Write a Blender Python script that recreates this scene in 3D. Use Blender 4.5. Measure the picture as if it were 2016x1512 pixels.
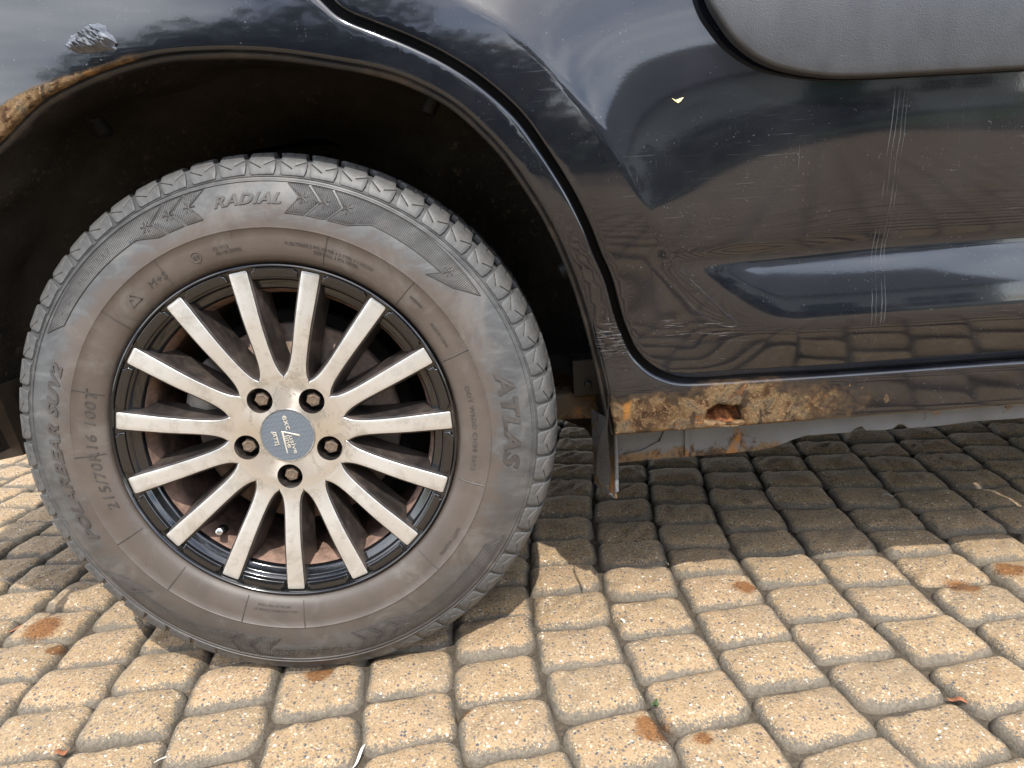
import bpy, bmesh, math, random
import numpy as np
from mathutils import Vector, Matrix
from mathutils.geometry import delaunay_2d_cdt

random.seed(7); rng = np.random.default_rng(7)
for o in list(bpy.data.objects): bpy.data.objects.remove(o)
scene = bpy.context.scene
COL = scene.collection
R_ = math.radians

# ------------------------------------------------------------------ camera
cam_data = bpy.data.cameras.new('camera'); cam = bpy.data.objects.new('camera', cam_data); COL.objects.link(cam)
cam_data.sensor_fit = 'HORIZONTAL'; cam_data.sensor_width = 36.0; cam_data.lens = 25.0
cam_data.clip_start = 0.02; cam_data.clip_end = 3000
right = Vector((0.997232, -0.019791, -0.071666)); down = Vector((-0.074334, -0.246429, -0.966306)); fwd = Vector((0.001464, 0.968959, -0.247218))
M = Matrix((right, -down, -fwd)).transposed().to_4x4(); M.translation = Vector((0.2980, -0.88636, 0.62139))
cam.matrix_world = M
scene.camera = cam

# ------------------------------------------------------------------ sky, sun, exposure
SUN = Vector((0.10, -0.68, 1.0)).normalized()          # towards the sun
EL = math.asin(SUN.z)
world = bpy.data.worlds.new('World'); scene.world = world; world.use_nodes = True
wn = world.node_tree.nodes; wl = world.node_tree.links; wn.clear()
wo = wn.new('ShaderNodeOutputWorld'); bg = wn.new('ShaderNodeBackground'); sky = wn.new('ShaderNodeTexSky')
sky.sky_type = 'NISHITA'; sky.sun_disc = False; sky.sun_elevation = EL; sky.sun_rotation = math.atan2(SUN.x, SUN.y)
sky.dust_density = 1.5
# broken white cloud over the whole sky
tc = wn.new('ShaderNodeTexCoord'); mp = wn.new('ShaderNodeMapping'); mp.inputs['Scale'].default_value = (1.0, 1.0, 2.6)
nz = wn.new('ShaderNodeTexNoise'); nz.inputs['Scale'].default_value = 2.3; nz.inputs['Detail'].default_value = 9; nz.inputs['Roughness'].default_value = 0.58
rp = wn.new('ShaderNodeValToRGB'); rp.color_ramp.elements[0].position = 0.42; rp.color_ramp.elements[1].position = 0.66
mx = wn.new('ShaderNodeMixRGB'); mx.inputs['Color2'].default_value = (13.0, 13.4, 14.0, 1)
wl.new(tc.outputs['Generated'], mp.inputs['Vector']); wl.new(mp.outputs['Vector'], nz.inputs['Vector']); wl.new(nz.outputs['Fac'], rp.inputs['Fac'])
wl.new(rp.outputs['Color'], mx.inputs['Fac']); wl.new(sky.outputs['Color'], mx.inputs['Color1']); wl.new(mx.outputs['Color'], bg.inputs['Color'])
bg.inputs['Strength'].default_value = 0.15
wl.new(bg.outputs['Background'], wo.inputs['Surface'])
sd = bpy.data.lights.new('sun', 'SUN'); sd.energy = 2.35; sd.angle = R_(0.55); sd.color = (1.0, 0.955, 0.88)
sun = bpy.data.objects.new('sun', sd); COL.objects.link(sun)
sun.rotation_euler = SUN.to_track_quat('Z', 'Y').to_euler(); sun.location = (0, -4, 6)
vs = scene.view_settings; scene.display_settings.display_device = 'sRGB'
vs.view_transform = 'Standard'; vs.look = 'None'; vs.exposure = 1.10; vs.gamma = 1.0; vs.use_curve_mapping = False
scene.cycles.use_denoising = True
scene.cycles.max_bounces = 6; scene.cycles.caustics_reflective = False; scene.cycles.caustics_refractive = False

# ------------------------------------------------------------------ helpers
def link(name, me, mat=None, parent=None):
    o = bpy.data.objects.new(name, me); COL.objects.link(o)
    if mat is not None:
        for m in (mat if isinstance(mat, (list, tuple)) else [mat]): me.materials.append(m)
    if parent: o.parent = parent
    return o
def tag(o, label=None, cat=None, group=None, kind=None):
    if label: o['label'] = label
    if cat: o['category'] = cat
    if group: o['group'] = group
    if kind: o['kind'] = kind
    return o
def empty(name, loc=(0, 0, 0), parent=None):
    o = bpy.data.objects.new(name, None); COL.objects.link(o); o.location = loc; o.empty_display_size = .05
    if parent: o.parent = parent
    return o
def mesh(verts, faces, smooth=True, sharp=52):
    me = bpy.data.meshes.new('m'); me.from_pydata([tuple(map(float, v)) for v in verts], [], [tuple(map(int, f)) for f in faces]); me.update()
    if smooth:
        me.polygons.foreach_set('use_smooth', [True] * len(me.polygons))
        if sharp: me.set_sharp_from_angle(angle=R_(sharp))
    return me
class MB:
    def __init__(s): s.v = []; s.f = []
    def add(s, v, f):
        b = len(s.v); s.v += [tuple(p) for p in v]; s.f += [tuple(i + b for i in q) for q in f]; return s
    def box(s, c, size, rot=None):
        x, y, z = (k / 2 for k in size); P = [Vector((a * x, b * y, d * z)) for a in (-1, 1) for b in (-1, 1) for d in (-1, 1)]
        if rot is not None: P = [rot @ p for p in P]
        c = Vector(c); return s.add([p + c for p in P], [(0, 1, 3, 2), (4, 6, 7, 5), (0, 4, 5, 1), (2, 3, 7, 6), (0, 2, 6, 4), (1, 5, 7, 3)])
    def tube(s, pts, rad, n=10, cap=True):
        pts = [Vector(p) for p in pts]; rad = rad if isinstance(rad, (list, tuple)) else [rad] * len(pts); V = []; F = []
        for i, p in enumerate(pts):
            t = (pts[min(i + 1, len(pts) - 1)] - pts[max(i - 1, 0)]).normalized()
            a = t.cross(Vector((0, 0, 1)) if abs(t.z) < .9 else Vector((1, 0, 0))).normalized(); b = t.cross(a)
            for k in range(n):
                w = 2 * math.pi * k / n; V.append(p + (a * math.cos(w) + b * math.sin(w)) * rad[i])
        for i in range(len(pts) - 1):
            for k in range(n): F.append((i * n + k, i * n + (k + 1) % n, (i + 1) * n + (k + 1) % n, (i + 1) * n + k))
        if cap: F.append(tuple(range(n - 1, -1, -1))); F.append(tuple((len(pts) - 1) * n + k for k in range(n)))
        return s.add(V, F)
    def build(s, name, mat=None, parent=None, smooth=True): return link(name, mesh(s.v, s.f, smooth), mat, parent)
def bevel_mod(o, w, seg=2):
    m = o.modifiers.new('edge', 'BEVEL'); m.width = w; m.segments = seg; m.limit_method = 'ANGLE'; m.angle_limit = R_(40); return o
def lathe(profile, n=160, a0=0.0, a1=2 * math.pi, closed=True):
    # profile of (radius, y); axis is local Y
    V = []; F = []; k = len(profile); cnt = n if closed else n + 1
    for i in range(cnt):
        a = a0 + (a1 - a0) * i / n; c, s = math.cos(a), math.sin(a)
        V += [(r * c, y, r * s) for r, y in profile]
    for i in range(n):
        j = (i + 1) % cnt
        for q in range(k - 1): F.append((i * k + q, j * k + q, j * k + q + 1, i * k + q + 1))
    return V, F
def dens(poly, step, closed=True):
    P = [np.array(p, float) for p in poly]; out = []
    m = len(P) if closed else len(P) - 1
    for i in range(m):
        a, b = P[i], P[(i + 1) % len(P)]; n = max(1, int(np.ceil(np.linalg.norm(b - a) / step)))
        for k in range(n): out.append(a + (b - a) * k / n)
    if not closed: out.append(P[-1])
    return np.array(out)
def spline(pts, n=8):
    # Catmull-Rom through the points
    P = [np.array(p, float) for p in pts]; P = [2 * P[0] - P[1]] + P + [2 * P[-1] - P[-2]]; out = []
    for i in range(1, len(P) - 2):
        p0, p1, p2, p3 = P[i - 1:i + 3]
        for k in range(n):
            t = k / n; out.append(.5 * (2 * p1 + (p2 - p0) * t + (2 * p0 - 5 * p1 + 4 * p2 - p3) * t * t + (3 * p1 - p0 - 3 * p2 + p3) * t ** 3))
    out.append(P[-2]); return [tuple(q) for q in out]
def inside(pts, poly):
    x, y = pts[:, 0], pts[:, 1]; res = np.zeros(len(pts), bool); n = len(poly)
    for i in range(n):
        x0, y0 = poly[i]; x1, y1 = poly[(i + 1) % n]
        if y0 == y1: continue
        c = ((y0 > y) != (y1 > y)) & (x < (x1 - x0) * (y - y0) / (y1 - y0) + x0); res ^= c
    return res
def bdist(pts, poly):
    best = np.full(len(pts), 9.)
    for i in range(len(poly)):
        a = poly[i]; b = poly[(i + 1) % len(poly)]; d = b - a; L = d @ d
        if L == 0: continue
        t = np.clip(((pts - a) @ d) / L, 0, 1); best = np.minimum(best, np.hypot(*(pts - a - t[:, None] * d).T))
    return best
def area(p): return .5 * float(np.sum(p[:, 0] * np.roll(p[:, 1], -1) - np.roll(p[:, 0], -1) * p[:, 1]))
def onorm(p):
    d = np.roll(p, -1, 0) - np.roll(p, 1, 0); n = np.c_[d[:, 1], -d[:, 0]]; return n / (np.linalg.norm(n, axis=1)[:, None] + 1e-12)
def sheet(outer, fn, sp, holes=(), step=None, rad=.003, wall=.012, seg=3, flip=False, keep=None):
    """A plate with rounded edges: a flat outline (u,v) filled with a grid and carried to space by fn(u, v, depth)."""
    step = step or sp; loops = []
    for k, L in enumerate([outer] + list(holes)):
        P = dens(L, step)
        if (area(P) < 0) != (k > 0): P = P[::-1]
        if k > 0 and area(P) > 0: P = P[::-1]
        loops.append(P)
    base = [P - onorm(P) * rad for P in loops]
    lo, hi = base[0].min(0), base[0].max(0)
    gx, gy = np.meshgrid(np.arange(lo[0] + sp / 2, hi[0], sp), np.arange(lo[1] + sp / 2, hi[1], sp)); G = np.c_[gx.ravel(), gy.ravel()]
    ok = inside(G, base[0])
    for h in base[1:]: ok &= ~inside(G, h)
    G = G[ok]
    if len(G):
        d = np.full(len(G), 9.)
        for b in base: d = np.minimum(d, bdist(G, b))
        G = G[d > .55 * sp]
    V2 = []; E = []
    for b in base:
        s = len(V2); V2 += [Vector(q) for q in b]; E += [(s + i, s + (i + 1) % len(b)) for i in range(len(b))]
    V2 += [Vector(q) for q in G]
    cv, ce, cf, ov, oe, of = delaunay_2d_cdt(V2, E, [], 0, 1e-7)
    Q = np.array([tuple(v) for v in cv]); F = [tuple(f) for f in cf]
    C = np.array([Q[list(f)].mean(0) for f in F]); ok = inside(C, base[0])
    for h in base[1:]: ok &= ~inside(C, h)
    F = [f for f, k in zip(F, ok) if k]
    pos = list(fn(Q[:, 0], Q[:, 1], np.zeros(len(Q))))
    inv = {}
    for i, l in enumerate(ov):
        for q in l: inv[q] = i
    V = [tuple(p) for p in pos]; s = 0
    for b, P in zip(base, loops):
        idx = [inv[s + i] for i in range(len(b))]; s += len(b); nrm = onorm(P); n = len(b); prev = idx
        rings = [(rad * math.sin(a), rad * (1 - math.cos(a))) for a in (math.pi / 2 * k / seg for k in range(1, seg + 1))] if rad > 1e-6 else []
        if wall > rad: rings.append((rad, wall))
        for o_, h in rings:
            q = b + nrm * o_; pp = fn(q[:, 0], q[:, 1], np.full(n, h)); st = len(V); V += [tuple(p) for p in pp]; cur = list(range(st, st + n))
            for i in range(n): F.append((prev[i], cur[i], cur[(i + 1) % n], prev[(i + 1) % n]))
            prev = cur
    if flip: F = [f[::-1] for f in F]
    return V, F
def text_mesh(s, size, shear=0.0, extrude=.0006, bevel=.0, spacing=1.0, res=3, bold=0.0):
    c = bpy.data.curves.new('t', 'FONT'); c.body = s; c.size = size; c.shear = shear; c.extrude = extrude; c.bevel_depth = bevel; c.space_character = spacing; c.offset = bold
    c.align_x = 'CENTER'; c.align_y = 'CENTER'; c.resolution_u = res
    o = bpy.data.objects.new('t', c); COL.objects.link(o)
    dg = bpy.context.evaluated_depsgraph_get(); dg.update(); me = o.evaluated_get(dg).to_mesh()
    V = np.array([tuple(v.co) for v in me.vertices]).reshape(-1, 3); F = [tuple(p.vertices) for p in me.polygons]
    o.evaluated_get(dg).to_mesh_clear(); bpy.data.objects.remove(o); bpy.data.curves.remove(c)
    return V, F

# ------------------------------------------------------------------ materials
class NT:
    def __init__(s, name):
        s.m = bpy.data.materials.new(name); s.m.use_nodes = True; s.t = s.m.node_tree; s.t.nodes.clear()
        s.out = s.t.nodes.new('ShaderNodeOutputMaterial'); s.b = s.n('ShaderNodeBsdfPrincipled'); s.t.links.new(s.b.outputs[0], s.out.inputs[0])
    def n(s, t): return s.t.nodes.new(t)
    def put(s, sock, v):
        if hasattr(v, 'is_output') or isinstance(v, bpy.types.NodeSocket): s.t.links.new(v, sock)
        else:
            if isinstance(v, (tuple, list)) and len(v) == 3 and sock.type == 'RGBA': v = (*v, 1)
            sock.default_value = v
    def set(s, **k):
        for a, v in k.items(): s.put(s.b.inputs[a.replace('_', ' ')], v)
        return s
    def pos(s, kind='Object'):
        if kind == 'World': return s.n('ShaderNodeNewGeometry').outputs['Position']
        return s.n('ShaderNodeTexCoord').outputs[kind]
    def map(s, v, scale=(1, 1, 1), loc=(0, 0, 0), rot=(0, 0, 0)):
        q = s.n('ShaderNodeMapping'); s.put(q.inputs['Vector'], v); q.inputs['Scale'].default_value = scale; q.inputs['Location'].default_value = loc; q.inputs['Rotation'].default_value = rot
        return q.outputs[0]
    def noise(s, v, scale, detail=4, rough=.55, dist=0, col=False):
        q = s.n('ShaderNodeTexNoise'); s.put(q.inputs['Vector'], v); q.inputs['Scale'].default_value = scale; q.inputs['Detail'].default_value = detail
        q.inputs['Roughness'].default_value = rough; q.inputs['Distortion'].default_value = dist; return q.outputs['Color' if col else 'Fac']
    def vor(s, v, scale, feat='F1', out='Distance', rnd=1.0):
        q = s.n('ShaderNodeTexVoronoi'); q.feature = feat; s.put(q.inputs['Vector'], v); q.inputs['Scale'].default_value = scale; q.inputs['Randomness'].default_value = rnd
        return q.outputs[out]
    def ramp(s, f, stops, interp='LINEAR'):
        q = s.n('ShaderNodeValToRGB'); q.color_ramp.interpolation = interp; e = q.color_ramp.elements
        while len(e) < len(stops): e.new(.5)
        for el, (p, c) in zip(e, stops):
            el.position = p; el.color = (*c, 1) if isinstance(c, (tuple, list)) else (c, c, c, 1)
        s.put(q.inputs[0], f); return q.outputs[0]
    def mix(s, f, a, b, mode='MIX'):
        q = s.n('ShaderNodeMixRGB'); q.blend_type = mode; s.put(q.inputs[0], f); s.put(q.inputs[1], a); s.put(q.inputs[2], b); return q.outputs[0]
    def math(s, op, a, b=0.0, c=0.0, clamp=False):
        q = s.n('ShaderNodeMath'); q.operation = op; q.use_clamp = clamp
        for i, v in enumerate((a, b, c)): s.put(q.inputs[i], v)
        return q.outputs[0]
    def step(s, v, a, b):
        q = s.n('ShaderNodeMapRange'); q.interpolation_type = 'SMOOTHSTEP'; s.put(q.inputs[0], v); q.inputs[1].default_value = a; q.inputs[2].default_value = b; return q.outputs[0]
    def xyz(s, v):
        q = s.n('ShaderNodeSeparateXYZ'); s.put(q.inputs[0], v); return q.outputs
    def bump(s, h, strength=.5, dist=.001, prev=None):
        q = s.n('ShaderNodeBump'); s.put(q.inputs['Height'], h); q.inputs['Strength'].default_value = strength; q.inputs['Distance'].default_value = dist
        if prev is not None: s.put(q.inputs['Normal'], prev)
        return q.outputs[0]
    def attr(s, name):
        q = s.n('ShaderNodeAttribute'); q.attribute_name = name; return q.outputs['Fac']

def mat_simple(name, col, rough=.5, metal=0.0, nscale=40, var=.35, bump=.0, spec=.5, coat=0, bscale=None, bdist=.0006):
    t = NT(name); p = t.pos(); n = t.noise(p, nscale, 6, .6)
    c2 = tuple(min(1, k * (1 + var)) for k in col); c1 = tuple(k * (1 - var) for k in col)
    t.set(Base_Color=t.ramp(n, [(.3, c1), (.7, c2)]), Metallic=metal, Specular_IOR_Level=spec, Coat_Weight=coat, Roughness=t.ramp(n, [(.3, max(0, rough - .08)), (.7, min(1, rough + .08))]))
    if bump: t.set(Normal=t.bump(t.noise(p, bscale or nscale * 4, 4), bump, bdist))
    return t.m

def rust_col(t, p, seed=0.0):
    a = t.noise(t.map(p, loc=(seed, 0, 0)), 24, 7, .66, .8); b = t.noise(t.map(p, (1, 1, .55), loc=(3 + seed, 1, 2)), 46, 5, .62, .5); f = t.noise(p, 330, 3)
    c = t.ramp(a, [(.30, (.022, .015, .011)), (.41, (.065, .036, .019)), (.47, (.125, .078, .040)), (.52, (.185, .125, .066)), (.58, (.095, .076, .055)), (.64, (.15, .066, .024)), (.74, (.30, .120, .028))])
    c = t.mix(t.step(b, .54, .60), c, (.052, .036, .024)); c = t.mix(t.math('MULTIPLY', t.step(b, .43, .38), .75), c, (.20, .125, .064))
    o_ = t.noise(t.map(p, (1, 1, .4), loc=(9, 4, 1)), 30, 4, .6, .6); c = t.mix(t.math('MULTIPLY', t.step(o_, .58, .68), .8), c, (.33, .145, .035)); c = t.mix(t.math('MULTIPLY', t.step(f, .60, .68), t.step(b, .56, .50)), c, (.27, .185, .11)); c = t.mix(t.math('MULTIPLY', t.step(f, .38, .32), .6), c, (.035, .022, .014))
    return c, a
def m_paint(name, rust=False, door=False):
    t = NT(name); p = t.pos(); X, Y, Z = t.xyz(p)
    # fine dust and wash scratches in the clear coat
    s1 = t.noise(t.map(p, (14, 14, 520), rot=(0, .12, 0)), 1, 3, .6); s2 = t.noise(t.map(p, (420, 40, 16), rot=(0, .5, 0)), 1, 3, .6); s3 = t.noise(t.map(p, (22, 20, 700), rot=(0, -.7, 0)), 1, 2, .6)
    big = t.noise(p, 9, 5, .6)
    scr = t.math('MAXIMUM', t.step(s1, .66, .76), t.math('MAXIMUM', t.step(s2, .69, .78), t.step(s3, .70, .78)))
    scr = t.math('MULTIPLY', scr, t.step(big, .45, .68))
    speck = t.math('MULTIPLY', t.step(t.noise(p, 430, 2), .68, .73), t.step(t.noise(p, 40, 2), .48, .62))
    dust = t.math('ADD', t.math('MULTIPLY', scr, .14), t.math('ADD', t.math('MULTIPLY', speck, .22), t.math('MULTIPLY', t.step(big, .35, .75), .018)))
    if door:
        wob = t.math('MULTIPLY', t.math('SUBTRACT', t.noise(p, 22, 3), .5), .008); brk = t.math('MULTIPLY', .13, t.step(t.noise(t.map(p, (1, 1, .5)), 34, 4), .42, .66))
        for x0, sl, w in ((.752, .020, .0005), (.757, .022, .0004), (.7635, .018, .0005), (.768, .020, .0004)):
            d = t.math('ABSOLUTE', t.math('SUBTRACT', t.math('ADD', X, wob), t.math('ADD', x0, t.math('MULTIPLY', t.math('SUBTRACT', Z, .6), sl))))
            ln = t.math('MULTIPLY', t.math('LESS_THAN', d, w), t.math('MULTIPLY', t.step(Z, .435, .45), t.step(Z, .72, .70)))
            dust = t.math('ADD', dust, t.math('MULTIPLY', ln, brk))
        # scrape marks low at the rear corner of the door
        sc = t.step(t.noise(t.map(p, (30, 30, 900), rot=(0, -.10, 0)), 1, 3, .7), .60, .70)
        reg = t.math('MULTIPLY', t.math('MULTIPLY', t.step(X, .485, .50), t.step(X, .60, .56)), t.math('MULTIPLY', t.step(Z, .428, .442), t.step(Z, .472, .458)))
        dust = t.math('ADD', dust, t.math('MULTIPLY', t.math('MULTIPLY', sc, reg), .45))
    else:
        sc = t.step(t.noise(t.map(p, (40, 40, 1100), rot=(0, .12, 0)), 1, 3, .7), .56, .68)
        reg = t.math('MULTIPLY', t.math('MULTIPLY', t.step(X, .40, .412), t.step(X, .455, .44)), t.math('MULTIPLY', t.step(Z, .415, .43), t.step(Z, .475, .455)))
        dust = t.math('ADD', dust, t.math('MULTIPLY', t.math('MULTIPLY', sc, reg), .5))
        # dried run marks under the seam above the arch
        run = t.math('MULTIPLY', t.step(t.noise(t.map(p, (55, 20, 9), rot=(0, .25, 0)), 1, 3, .5), .60, .72), t.math('MULTIPLY', t.math('MULTIPLY', t.step(X, .09, .13), t.step(X, .26, .22)), t.step(Z, .76, .785)))
        dust = t.math('ADD', dust, t.math('MULTIPLY', run, .10))
    dust = t.math('MINIMUM', dust, .8)
    base = t.mix(dust, (.0034, .0042, .0075), (.44, .46, .48))
    rough = t.math('ADD', .30, t.math('MULTIPLY', dust, .3)); coat = t.math('SUBTRACT', 1.0, dust, clamp=True)
    ob = t.bump(t.noise(p, 260, 2), .035, .0004)
    if rust:
        ang = t.math('ARCTAN2', t.math('SUBTRACT', Z, .3466), X); r = t.math('POWER', t.math('ADD', t.math('POWER', X, 2.0), t.math('POWER', t.math('SUBTRACT', Z, .3466), 2.0)), .5)
        n1 = t.noise(p, 26, 7, .65, .3); n2 = t.noise(p, 90, 5, .6)
        wob = t.math('ADD', t.math('MULTIPLY', t.math('SUBTRACT', n1, .5), .9), t.math('MULTIPLY', t.math('SUBTRACT', n2, .5), .5))
        # the sill, worst at its rear end
        a = t.math('MULTIPLY', t.step(Z, .380, .346), t.math('MULTIPLY', t.step(X, .84, .58), t.step(Y, .2, .1)))
        # a broad scab running forward and fading, with loose spots
        b = t.math('MULTIPLY', t.step(Z, .388, .366), t.math('MULTIPLY', t.step(X, .72, .60), t.step(X, .50, .58)))
        spots = t.math('MULTIPLY', t.step(t.noise(p, 46, 3), .66, .70), t.math('MULTIPLY', t.step(Z, .385, .365), t.step(X, 1.0, .7)))
        # the rear half of the arch lip
        edge = t.math('MULTIPLY', t.step(ang, R_(97), R_(104)), t.math('SUBTRACT', 1.0, t.step(t.math('SUBTRACT', r, t.math('MULTIPLY', t.step(ang, R_(103), R_(122)), .014)), .460, .470)))
        k = t.math('MAXIMUM', t.math('MAXIMUM', a, t.math('MULTIPLY', b, .8)), t.math('MAXIMUM', edge, t.math('MULTIPLY', spots, .9)))
        msk = t.step(t.math('ADD', k, t.math('MULTIPLY', wob, 1.35)), .46, .72); msk = t.math('MULTIPLY', msk, t.step(k, .02, .12))
        rc, ra = rust_col(t, p)
        bleed = t.math('MULTIPLY', t.step(t.math('ADD', k, t.math('MULTIPLY', wob, 1.5)), .05, .62), t.math('MULTIPLY', t.step(k, .01, .3), .75)); base = t.mix(bleed, base, t.ramp(n2, [(.35, (.045, .030, .019)), (.65, (.105, .066, .036))])); coat = t.math('MULTIPLY', coat, t.math('SUBTRACT', 1.0, t.math('MULTIPLY', bleed, .6)))
        base = t.mix(msk, base, rc); rough = t.math('ADD', t.math('MULTIPLY', t.math('SUBTRACT', 1.0, msk), rough), t.math('MULTIPLY', msk, .8)); coat = t.math('MULTIPLY', coat, t.math('SUBTRACT', 1.0, msk))
        bn = t.n('ShaderNodeBump'); t.put(bn.inputs['Height'], t.noise(p, 130, 5, .7)); t.put(bn.inputs['Strength'], t.math('MULTIPLY', msk, .9)); bn.inputs['Distance'].default_value = .0028; t.put(bn.inputs['Normal'], ob); ob = bn.outputs[0]
    t.set(Base_Color=base, Roughness=rough, Specular_IOR_Level=.10, Coat_Weight=coat, Coat_Roughness=.055, Coat_IOR=1.66, Normal=ob, Coat_Normal=ob)
    return t.m

def m_rubber(name, ribs=False):
    t = NT(name); p = t.pos(); X, Y, Z = t.xyz(p)
    r = t.math('POWER', t.math('ADD', t.math('POWER', X, 2.0), t.math('POWER', Z, 2.0)), .5); ang = t.math('ARCTAN2', Z, X)
    n = t.noise(p, 16, 7, .62, .5); n2 = t.noise(p, 5, 4, .6); n3 = t.noise(t.map(p, (26, 20, 60), rot=(0, .6, 0)), 1, 6, .6, .6)
    brown = t.ramp(n, [(.3, (.068, .053, .044)), (.7, (.100, .080, .067))]); grey = t.ramp(n3, [(.32, (.044, .045, .046)), (.5, (.066, .067, .068)), (.66, (.096, .099, .100)), (.8, (.145, .15, .152))])
    k = t.step(t.math('ADD', r, t.math('ADD', t.math('MULTIPLY', t.math('SUBTRACT', n2, .5), .055), t.math('MULTIPLY', t.math('SUBTRACT', n3, .5), .07))), .268, .300)      # scuffed grey outside, brake-dust brown inside
    c = t.mix(k, brown, grey)
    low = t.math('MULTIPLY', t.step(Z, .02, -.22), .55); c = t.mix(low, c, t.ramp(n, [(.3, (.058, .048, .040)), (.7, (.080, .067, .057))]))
    c = t.mix(t.math('MULTIPLY', t.step(t.noise(t.map(p, (1, 1, 1), loc=(2, 0, 5)), 11, 7, .68, .8), .50, .66), .45), c, (.150, .138, .125)); drip = t.step(t.noise(t.map(p, (60, 1, 16)), 1, 4, .6), .64, .70); c = t.mix(t.math('MULTIPLY', drip, t.math('MULTIPLY', .55, t.step(t.noise(p, 9, 2), .52, .6))), c, (.030, .024, .021))
    h = t.noise(p, 420, 3)
    if ribs:
        w = t.math('SINE', t.math('MULTIPLY', ang, 860.0)); nb = t.bump(w, .8, .0005); c = t.mix(t.math('MULTIPLY', t.step(w, -.2, -.7), .7), c, (.030, .026, .023))
        t.set(Normal=nb)
    else: t.set(Normal=t.bump(h, .18, .0005))
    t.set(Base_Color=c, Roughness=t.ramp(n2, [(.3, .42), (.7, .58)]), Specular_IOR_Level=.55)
    return t.m

def m_paver():
    t = NT('paver_concrete'); p = t.pos('World'); X, Y, Z = t.xyz(p)
    rnd = t.n('ShaderNodeObjectInfo').outputs['Random']
    vc = t.vor(p, 230, out='Color'); vr, vg, vb = t.xyz(vc)
    cell = t.vor(p, 230, out='Distance')
    tan = t.ramp(t.noise(p, 30, 5, .6), [(.3, (.298, .206, .115)), (.7, (.380, .271, .158))])
    tan = t.mix(t.math('MULTIPLY', rnd, .55), tan, t.mix(t.math('FRACT', t.math('MULTIPLY', rnd, 7.31)), (.40, .275, .170), (.255, .195, .125)))
    stone = t.ramp(vr, [(.0, (.075, .078, .088)), (.10, (.13, .12, .115)), (.17, (.23, .16, .090)), (.32, (.40, .255, .120)), (.42, (.35, .25, .145)), (.72, (.39, .29, .18)), (.86, (.48, .40, .28)), (.97, (.66, .62, .54))], 'CONSTANT')
    c = t.mix(t.math('MULTIPLY', t.step(cell, .52, .40), t.step(vg, .30, .34)), tan, stone)
    v2 = t.vor(p, 560, out='Color'); g1, g2, g3 = t.xyz(v2); c = t.mix(t.math('MULTIPLY', t.step(g1, .74, .80), .6), c, t.ramp(g2, [(.0, (.10, .09, .08)), (.5, (.21, .14, .08)), (.9, (.62, .54, .42))], 'CONSTANT'))
    # grey cement left along the rounded edges, worn away from the crown
    e = t.attr('edge'); grey = t.ramp(t.noise(p, 240, 4), [(.3, (.100, .085, .066)), (.7, (.190, .163, .126))])
    w = t.math('ADD', t.math('ADD', e, t.math('MULTIPLY', t.math('SUBTRACT', t.math('FRACT', t.math('MULTIPLY', rnd, 3.7)), .6), .004)), t.math('MULTIPLY', t.math('SUBTRACT', t.noise(p, 48, 6, .70), .5), .024)); w = t.math('ADD', w, t.math('MULTIPLY', t.math('SUBTRACT', g3, .5), .0075))
    c = t.mix(t.step(w, .0088, .0058), c, grey)
    c = t.mix(t.math('MULTIPLY', t.step(t.noise(p, 8, 6, .68), .48, .72), .5), c, (.20, .158, .110))
    # rust drips under the sill
    k = None; sn = t.math('MULTIPLY', t.math('SUBTRACT', t.noise(p, 60, 5, .7), .5), .022)
    for x, y, r in STAINS:
        d = t.math('POWER', t.math('ADD', t.math('POWER', t.math('SUBTRACT', X, x), 2.0), t.math('POWER', t.math('SUBTRACT', Y, y), 2.0)), .5)
        d = t.math('ADD', d, sn); q = t.step(d, r, r * .55); k = q if k is None else t.math('MAXIMUM', k, q)
    c = t.mix(t.math('MULTIPLY', k, .92), c, t.mix(1.0, c, (.56, .34, .19), 'MULTIPLY'))
    h = t.math('ADD', t.math('MULTIPLY', t.step(cell, .6, .1), .5), t.noise(p, 600, 3))
    t.set(Base_Color=c, Roughness=.88, Specular_IOR_Level=.25, Normal=t.bump(h, .55, .0012)); return t.m

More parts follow.
